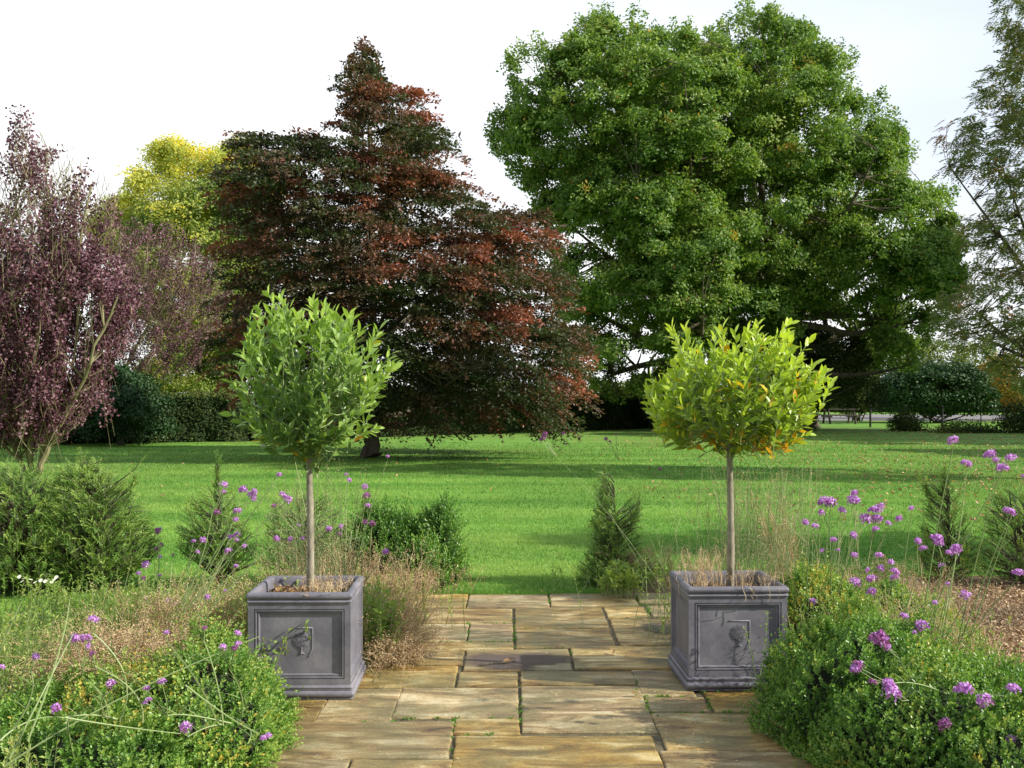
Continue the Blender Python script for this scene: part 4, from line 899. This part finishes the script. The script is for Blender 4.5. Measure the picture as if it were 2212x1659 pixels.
# ------------------------------------------------------------------ verbenas
def head_mesh(k, faded=False):
    r = rg(200+k); n = 120
    d = rdir(r, n); d[:, 2] = np.where(d[:, 2] < -.35, -d[:, 2], d[:, 2]); P = d*np.array([1, 1, .72])*r.uniform(.5, 1, (n, 1))
    t = np.clip((.22 if faded else .62)+.22*d[:, 2]+r.normal(0, .2, n), 0, 1)
    N = nrm(d+r.normal(0, .4, (n, 3)))
    me = leaves('flower_head', P, leafdirs(N, r), N, .42, .30, t, M['flower'], 'quad')
    return me
HM = [head_mesh(i) for i in range(4)]+[head_mesh(9, True)]
def zl(x, y, s): return (.4223*x, 958.5+.4223*y, s*.4223)
def zc(x, y, s): return (368.7+.2667*x, 958.5+.2667*y, s*.2667)
def zr(x, y, s): return (1585.2+.4445*x, 921.6+.4445*y, s*.4445)
HL = [zl(*a) for a in [(1425,160,18),(1445,262,22),(1465,290,20),(1420,310,16),(1150,208,22),(1185,232,16),(1242,238,20),(1280,252,20),(1235,282,20),(1275,292,20),(1113,352,18),(1185,358,26),(1208,388,20),(1205,470,20),(1165,488,16),(1135,495,12),(1220,490,12),(1035,497,18),(993,497,12),(1008,556,14),(1172,546,18),(1227,537,12),(1213,624,15),(1410,490,16),(1060,785,18),(1130,770,9)]]
HC = [zl(*a) for a in [(810,448,22),(805,525,13),(798,542,14),(888,567,11),(745,620,24),(792,592,10),(790,660,12),(820,672,12),(715,662,12),(865,803,18),(897,820,12),(748,795,10)]]
HA = [zl(*a) for a in [(483,898,26),(375,1000,30),(410,1015,30),(410,1060,15),(475,1073,18),(190,1090,22),(15,1140,20),(568,1228,20),(750,1250,20),(805,1236,24),(832,1250,20),(793,1283,15),(288,1355,26),(845,972,14),(1215,970,22),(1262,993,26),(1220,1022,18),(1145,1035,16),(1040,950,14),(948,1455,26),(1368,1500,24),(1385,1455,18)]]
HD = [zc(*a) for a in [(1575,350,28),(1600,415,32),(1598,503,24),(1612,605,26),(1635,650,26),(1740,880,34),(1280,695,26),(1325,715,28),(1335,755,26),(1440,300,26),(1430,245,18),(1755,105,20),(990,48,22),(1115,510,18),(1030,665,22),(985,765,28),(1040,785,22)]]
HE = [zr(*a) for a in [(470,370,28),(500,385,28),(515,405,18),(580,355,28),(605,372,26),(635,338,20),(450,430,18),(350,468,20),(380,478,20),(635,450,30),(675,405,28),(705,402,26),(720,385,16),(670,440,26),(750,432,18),(750,470,18),(638,480,18),(580,527,20),(480,548,18),(515,605,10),(433,605,12),(585,625,20),(610,677,12),(700,625,18),(748,655,22),(715,692,26),(780,705,25),(793,740,20),(668,740,28),(615,770,26),(645,790,24),(388,850,20),(646,893,24),(860,398,18)]]
HF = [zr(*a) for a in [(1060,68,26),(1140,182,28),(1240,138,26),(1252,162,22),(1308,150,26),(1303,205,28),(1408,240,14),(1335,413,26),(893,557,26),(905,588,16),(985,545,28),(992,568,22),(1010,600,16),(1072,600,28),(1015,677,20),(1375,708,28),(1125,818,28),(985,860,14),(820,915,20),(868,945,28),(875,1000,14),(1040,765,10)]]
HG = [(a_[0], a_[1], a_[2]*1.25) for a_ in [zr(*a) for a in [(700,1030,34),(720,1052,30),(755,1080,24),(600,1165,24),(618,1195,24),(640,1215,18),(752,1255,32),(755,1285,28),(1215,1335,34),(1232,1355,32),(1350,1270,34),(1030,1455,30),(1135,1570,30),(1338,1520,18)]]]
HP = [(1174,945,7),(1179,938,5),(1170,952,5),(1217,937,4),(1309,949,5),(1317,954,4),(1330,938,3),(1425,1014,5)]
def verbena(label, base, heads, Z, seed, mz=.12, lean=0, link=34, faded=.12, sw=1., bases=()):
    r = rg(seed); t = thing('verbena_plant', base, label, 'flowering plant', 'purple verbenas'); b = np.array(base, float)
    left = list(range(len(heads))); H_ = [W(x, y, Z+r.uniform(-mz, mz)) for x, y, s in heads]
    hx = np.array([(x, y) for x, y, s in heads])
    while left:
        i = left.pop(0); cl = [i]
        for j in left[:]:
            if np.linalg.norm(hx[i]-hx[j]) < link and len(cl) < 6: cl.append(j); left.remove(j)
        zc_ = H_[i][1]
        pts = np.array([H_[j] for j in cl]); pts[:, 1] = zc_+r.uniform(-.02, .02, len(cl)); c = pts.mean(0)
        s0 = min([b]+[np.array(k_, float) for k_ in bases], key=lambda k_: abs(k_[0]-c[0]))+[r.normal(0, .06), r.normal(0, .06), 0]
        down = nrm(s0-c+[lean, 0, -.15]); fk = c+down*(.05+.09*(len(cl) > 1)); mb = MB()
        mid = (s0+fk)/2+np.array([r.normal(0, .05)-lean*.3, 0, abs(s0[0]-fk[0])*.18])
        tt = np.linspace(0, 1, 12)[:, None]; q = (1-tt)**2*s0+2*tt*(1-tt)*mid+tt**2*fk
        ti = r.uniform(.2, .75); mb.tube(q, np.linspace(.0036, .0022, 12)*sw, 4, ti)
        for k in (4, 8):                         # small paired leaves or side shoots on the stem
            for s in (-1, 1):
                e = q[k]+np.array([s*.05, r.normal(0, .02), .04]); mb.tube([q[k], (q[k]+e)/2+[0,0,.004], e], [.0014,.0016,.0004], 3, ti)
        for j, p in zip(cl, pts):
            mb.tube([fk, (fk+p)/2+r.normal(0, .006, 3), p], [.0016, .0014, .0014], 4, ti)
        st = mb.build('stem', M['stem']); local(t, st.data); st.parent = t
        for j, p in zip(cl, pts):
            fm = HM[4] if r.random() < faded else HM[r.integers(4)]
            o = obj('flower_head', fm, t, p-b); s = heads[j][2]*Z/F*1.1; s *= r.uniform(.8, 1.2); o.scale = (s, s*r.uniform(.75, 1), s*r.uniform(.8, 1.3)); o.rotation_euler = (r.normal(0, .3), r.normal(0, .3), r.uniform(0, 6.28))
verbena('tall verbena with mauve flowers to the left of the left bay trunk', (-1.95,5.5,.02), HL, 5.6, 211, lean=-.1)
verbena('pinkish verbena standing up behind the brown seedheads in the left bed', (-2.05,6.0,.02), HC, 6.0, 212, faded=.4)
verbena('fallen verbena sprawling over the box bushes in the bottom left corner', (-2.25,3.6,.12), HA, 3.85, 213, faded=.2, lean=-.1, link=50, bases=[(-1.85,3.9,.35),(-1.45,4.0,.4),(-1.1,4.1,.35)])
verbena('verbena with faded pink heads to the right of the left bay trunk', (-1.02,6.6,.02), HD, 6.4, 214, faded=.5)
verbena('densely flowering verbena just right of the right planter', (1.95,6.2,.02), HE, 5.8, 215, faded=.05, link=40, bases=[(1.7,6.1,.2),(2.2,6.1,.2)])
verbena('tall arching verbena at the right edge with flowers high against the lawn', (2.0,5.2,.02), HF, 4.9, 216, lean=.1, faded=.1)
verbena('verbena with large fading heads hanging in from the right over the box bush', (2.35,3.9,.25), HG, 4.1, 217, lean=.2, faded=.35, link=50, bases=[(1.75,4.4,.35)])
verbena('thin leaning verbena with tiny pink buds, left of the right bay tree', (1.25,6.6,.02), HP, 6.4, 218, faded=1, sw=.32)
def bare_stems():                      # the long pale flowerless stems at bottom left
    r = rg(220); t = thing('sprawling_plant', (-2.4,3.9,.1), 'long bare pale green stems leaning across the bottom left corner', 'plant')
    b = np.array([-2.4,3.9,.1])
    for (x0,y0,x1,y1,x2,y2) in [(10,1655,240,1500,560,1375),(20,1640,120,1440,158,1370),(60,1600,140,1400,150,1300),(0,1600,60,1540,135,1550),(140,1550,250,1570,390,1585),(145,1555,150,1600,160,1640),(400,1480,500,1560,560,1585)]:
        A, Bm, C = W(x0,y0,3.55), W(x1,y1,3.65), W(x2,y2,3.85); tt = np.linspace(0,1,14)[:,None]; q = (1-tt)**2*A+2*tt*(1-tt)*Bm+tt**2*C
        mb = MB(); mb.tube(q, np.linspace(.0034,.0016,14), 5, .5); o = mb.build('stem', M['stem']); local(t, o.data); o.parent = t
bare_stems()
def daisies():
    r = rg(230); t = herb('white daisies on leafy stems in front of the left yew', (-3.05,7.2), (.35,.25), 80, .34, 231, .03, .5, 'white_daisy_plant', cat='flowering plant')
    me = None; n = 11; th = np.arange(n)*2*math.pi/n; D = np.c_[np.cos(th), np.sin(th), np.full(n,.15)]; N = np.tile([0,0,1.],(n,1))
    me = leaves('daisy_head', np.zeros((n,3)), D, N, 1, .5, r.uniform(.3,1,n), M['white'], 'leaf')
    for x, y in ((42,1246),(52,1250),(48,1256),(66,1252),(88,1254),(98,1256),(104,1254),(122,1247),(118,1252),(112,1258),(76,1258)):
        p = W(x, y, 7.15+r.uniform(-.08,.08)); o = obj('daisy_head', me, t, p-np.array(t.location)); o.scale = (.016,)*3; o.rotation_euler = (r.normal(.5,.3), r.normal(0,.3), 0)
daisies()

# ------------------------------------------------------------------ ground cover
def grass():
    r = rg(240); n = 330000; Y = 7.3/(1-r.uniform(0, 1, n)*(1-7.3/34)); half = .52*Y
    X = r.uniform(-1, 1, n)*half; k = ~((Y < 8.42) & (X > -2.95)) & ~((Y < 9.3) & ((X > .9) & (X < 6.3))) & ~((Y < 8.42+.5*(X+1.5)*(X < -1.4)) & (X < -.72) & (X > -3.0))
    X, Y = X[k], Y[k]; n = len(X); s = np.clip(Y/9, .9, 3.2)
    P = np.c_[X, Y, np.zeros(n)]; D = np.c_[r.normal(0, .45, (n, 2)), np.ones(n)]; N = np.c_[r.normal(0, 1, (n, 2)), np.full(n, .2)]; N[:, 1] -= .6
    tn = np.clip(.5+.2*Nz(241, 2.2)(P*[.3,1,1])+.10*Nz(242, .3)(P)+.05*np.sign(np.sin((Y+.06*X)*2*math.pi/2.3+.3*np.sin(X*.5)))-.14*(X > -1.44+(23-Y)*.2)+r.normal(0, .2, n), 0, 1)  # mower stripes, plus painted shade: blades right of a diagonal tinted darker
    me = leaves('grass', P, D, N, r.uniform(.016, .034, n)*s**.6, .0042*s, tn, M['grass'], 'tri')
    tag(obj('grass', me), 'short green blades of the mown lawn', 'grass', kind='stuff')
    n = 5200; X = r.uniform(-.8, .9, n); Y = 8.42+np.abs(r.normal(0, .05, n)); P = np.c_[X, Y, np.zeros(n)]
    D = np.c_[r.normal(0, .6, n), r.normal(-.5, .5, n), np.ones(n)]
    me = leaves('grass_edge', P, D, np.c_[r.normal(0,1,(n,2)), np.full(n,.2)], r.uniform(.03,.075,n), .005, np.clip(.4+r.normal(0,.2,n),0,1), M['grass'], 'blade')
    tag(obj('grass_edge', me), 'longer grass fringe along the end of the paving', 'grass', kind='stuff')
grass()
def fringe():
    r = rg(270); n = 2600; sx = np.where(r.random(n) < .5, -1, 1); Y = r.uniform(4.2, 8.4, n)
    X = np.where(sx > 0, 1.27+r.normal(0, .035, n), -1.08+r.normal(0, .035, n)); P = np.c_[X, Y, np.full(n, .012)]
    D = np.c_[r.normal(0, .6, (n, 2)), np.ones(n)]
    tag(obj('bed_fringe', leaves('bed_fringe', P, D, rdir(r, n), r.uniform(.02,.07,n), .006, r.uniform(.1,.9,n), M['herb'], 'blade')), 'small weeds fringing the sides of the paving', 'weeds', kind='stuff')
fringe()
def fallen():
    r = rg(250); n = 5200; Y = 13+32*r.random(n)**.9; X = 2+r.random(n)*(.5*Y-2); k = r.random(n) < np.clip((X-1)/9, .08, 1); X, Y = X[k], Y[k]
    X = np.r_[X, r.uniform(-9, 9, 160)]; Y = np.r_[Y, r.uniform(16, 34, 160)]; n = len(X)
    P = np.c_[X, Y, r.uniform(.02,.045,n)]; N = nrm([0,0,1.]+r.normal(0,.5,(n,3)))
    tag(obj('lawn_leaf_scatter', leaves('lawn_leaf_scatter', P, leafdirs(N, r), N, r.uniform(.045,.085,n), .042, r.uniform(.1,.9,n), M['dead'], 'leaf')), 'fallen brown leaves scattered over the right side of the lawn', 'leaves', kind='stuff')
    n = 30000; X = r.uniform(1.9, 5.0, n); Y = r.uniform(4.9, 8.8, n); P = np.c_[X, Y, r.uniform(.012,.04,n)]; N = nrm([0,0,1.]+r.normal(0,.45,(n,3)))
    tag(obj('bark_chips', leaves('bark_chips', P, leafdirs(N, r), N, r.uniform(.02,.05,n), r.uniform(.01,.022,n), np.clip(r.normal(.55,.25,n),0,1), M['chip'], 'quad')), 'pale bark chip mulch covering the bed at the right', 'mulch', kind='stuff')
fallen()
crumbs()
def single(label, px, py, sz, tint, seed, z=.036):
    r = rg(seed); g = G(px, py+1.6*0); C = np.array([[0,0,0.]]); N = nrm([[r.normal(0,.3), r.normal(0,.3), 1]])
    me = leaves('fallen_leaf', C, leafdirs(N, r), N, sz, sz*.6, tint, M['dead'], 'leaf'); o = obj('fallen_leaf', me, None, (g[0], g[1], z+.006)); tag(o, label, 'leaf', 'single fallen leaves near the paving')
single('pinkish curled leaf on the grass near the left end of the paving edge', 1025,1268,.06,.9,1)
single('orange dead leaf on the grass at the foot of the slender yew', 1306,1256,.08,.8,2)
single('brown leaf on the paving edge at the middle of the grass opening', 1168,1284,.05,.7,3)
single('dark brown leaf on the paving in front of the left brown tangle', 908,1330,.05,.3,4)
single('pale leaf on the slab just right of the puddle', 1325,1428,.06,.8,5)
single('yellow leaf on the paving joint in front of the right planter', 1383,1518,.06,.95,6)
single('small tan leaf on the pale slab behind the puddle', 965,1394,.04,.85,7)
single('small leaf on the joint left of the puddle', 982,1482,.045,.7,8)
single('tan leaf near the far edge of the patio by the right planter', 1235,1306,.045,.8,9)
def twig():
    g = G(1078, 1449); t = thing('fallen_twig', (g[0], g[1], .038), 'short brown twig with a curled leaf lying in the puddle', 'twig')
    mb = MB(); mb.tube([(-.11,-.035,.004),(-.04,-.005,.008),(.04,.012,.006),(.09,.04,.01)], [.006,.005,.005,.003], 6, .2); mb.build('stick', M['bark'], t)
    r = rg(3); obj('leaf', leaves('leaf', [[.02,.01,.01]], [[1,.6,.2]], [[0,-.3,1]], .09, .035, .35, M['dead'], 'leaf'), t)
twig()

# ------------------------------------------------------------------ light, sky, camera
SUN_EL, SUN_AZ = 31.0, 0        # light travels towards (-.97,+.24)
d = np.array([-math.cos(math.radians(SUN_EL))*.97, math.cos(math.radians(SUN_EL))*.24, -math.sin(math.radians(SUN_EL))])
sl = bpy.data.lights.new('sun', 'SUN'); sl.energy = 4.6; sl.angle = math.radians(.5); sl.color = (1, .94, .82)
so = bpy.data.objects.new('sun', sl); COL.objects.link(so); so.rotation_euler = Vector(d).to_track_quat('-Z', 'Y').to_euler(); so.location = (20, -5, 20)
w = bpy.data.worlds.new('World'); S.world = w; w.use_nodes = True; nt = w.node_tree; nd = nt.nodes; lk = nt.links; nd.clear()
sky = nd.new('ShaderNodeTexSky'); sky.sky_type = 'NISHITA'; sky.sun_disc = False; sky.sun_elevation = math.radians(SUN_EL); sky.sun_rotation = math.atan2(.97, -.24)
tc = nd.new('ShaderNodeTexCoord'); mp = nd.new('ShaderNodeMapping'); mp.inputs['Scale'].default_value = (1, 1, 2.6); mp.inputs['Location'].default_value = (.3, .1, .35); lk.new(tc.outputs['Generated'], mp.inputs[0])
n = nd.new('ShaderNodeTexNoise'); n.inputs['Scale'].default_value = 1.5; n.inputs['Detail'].default_value = 6; n.inputs['Roughness'].default_value = .5; lk.new(mp.outputs[0], n.inputs[0])
r_ = ramp(nd, [(.36,(.3,.3,.3)),(.6,(1,1,1))]); lk.new(n.outputs[0], r_.inputs[0])
# cloud bank: brightest low in the north, thinner overhead
dt = nd.new('ShaderNodeVectorMath'); dt.operation = 'DOT_PRODUCT'; dt.inputs[1].default_value = (-.25, .93, .0); lk.new(tc.outputs['Generated'], dt.inputs[0])
mr = nd.new('ShaderNodeMapRange'); mr.inputs['From Min'].default_value = .1; mr.inputs['From Max'].default_value = .85; mr.inputs['To Min'].default_value = 5.0; mr.inputs['To Max'].default_value = 10.6; lk.new(dt.outputs['Value'], mr.inputs['Value'])
cc = nd.new('ShaderNodeVectorMath'); cc.operation = 'SCALE'; cc.inputs[0].default_value = (.985, .99, 1.0); lk.new(mr.outputs[0], cc.inputs['Scale'])
d2 = nd.new('ShaderNodeVectorMath'); d2.operation = 'DOT_PRODUCT'; d2.inputs[1].default_value = (.5, .2, .85); lk.new(tc.outputs['Generated'], d2.inputs[0])
m4 = nd.new('ShaderNodeMapRange'); m4.inputs['From Min'].default_value = .44; m4.inputs['From Max'].default_value = .7; m4.inputs['To Min'].default_value = 1; m4.inputs['To Max'].default_value = .22; lk.new(d2.outputs['Value'], m4.inputs['Value'])
mu = nd.new('ShaderNodeMath'); mu.operation = 'MULTIPLY'; lk.new(r_.outputs[0], mu.inputs[0]); lk.new(m4.outputs[0], mu.inputs[1])
mx = nd.new('ShaderNodeMix'); mx.data_type = 'RGBA'; lk.new(mu.outputs[0], mx.inputs[0]); hz_ = nd.new('ShaderNodeMix'); hz_.data_type = 'RGBA'; hz_.inputs[0].default_value = .85; lk.new(sky.outputs[0], hz_.inputs[6]); hz_.inputs[7].default_value = (5.9, 7.1, 9.0, 1); lk.new(hz_.outputs[2], mx.inputs[6]); lk.new(cc.outputs[0], mx.inputs[7])
bg = nd.new('ShaderNodeBackground'); bg.inputs[1].default_value = .083; lk.new(mx.outputs[2], bg.inputs[0])
o = nd.new('ShaderNodeOutputWorld'); lk.new(bg.outputs[0], o.inputs[0])

cam = bpy.data.cameras.new('camera'); cam.sensor_width = 36; cam.lens = 36*F/2212; cam.shift_y = (HZ-829.5)/2212; cam.clip_end = 6000; cam.clip_start = .05
co = bpy.data.objects.new('camera', cam); COL.objects.link(co); co.location = (0, 0, H); co.rotation_euler = (math.radians(90), 0, 0)
S.camera = co
S.render.resolution_x = 1024; S.render.resolution_y = 768
S.view_settings.view_transform = 'Standard'; S.view_settings.look = 'None'; S.view_settings.exposure = .6; S.view_settings.gamma = 1
S.cycles.max_bounces = 6; S.cycles.transmission_bounces = 4
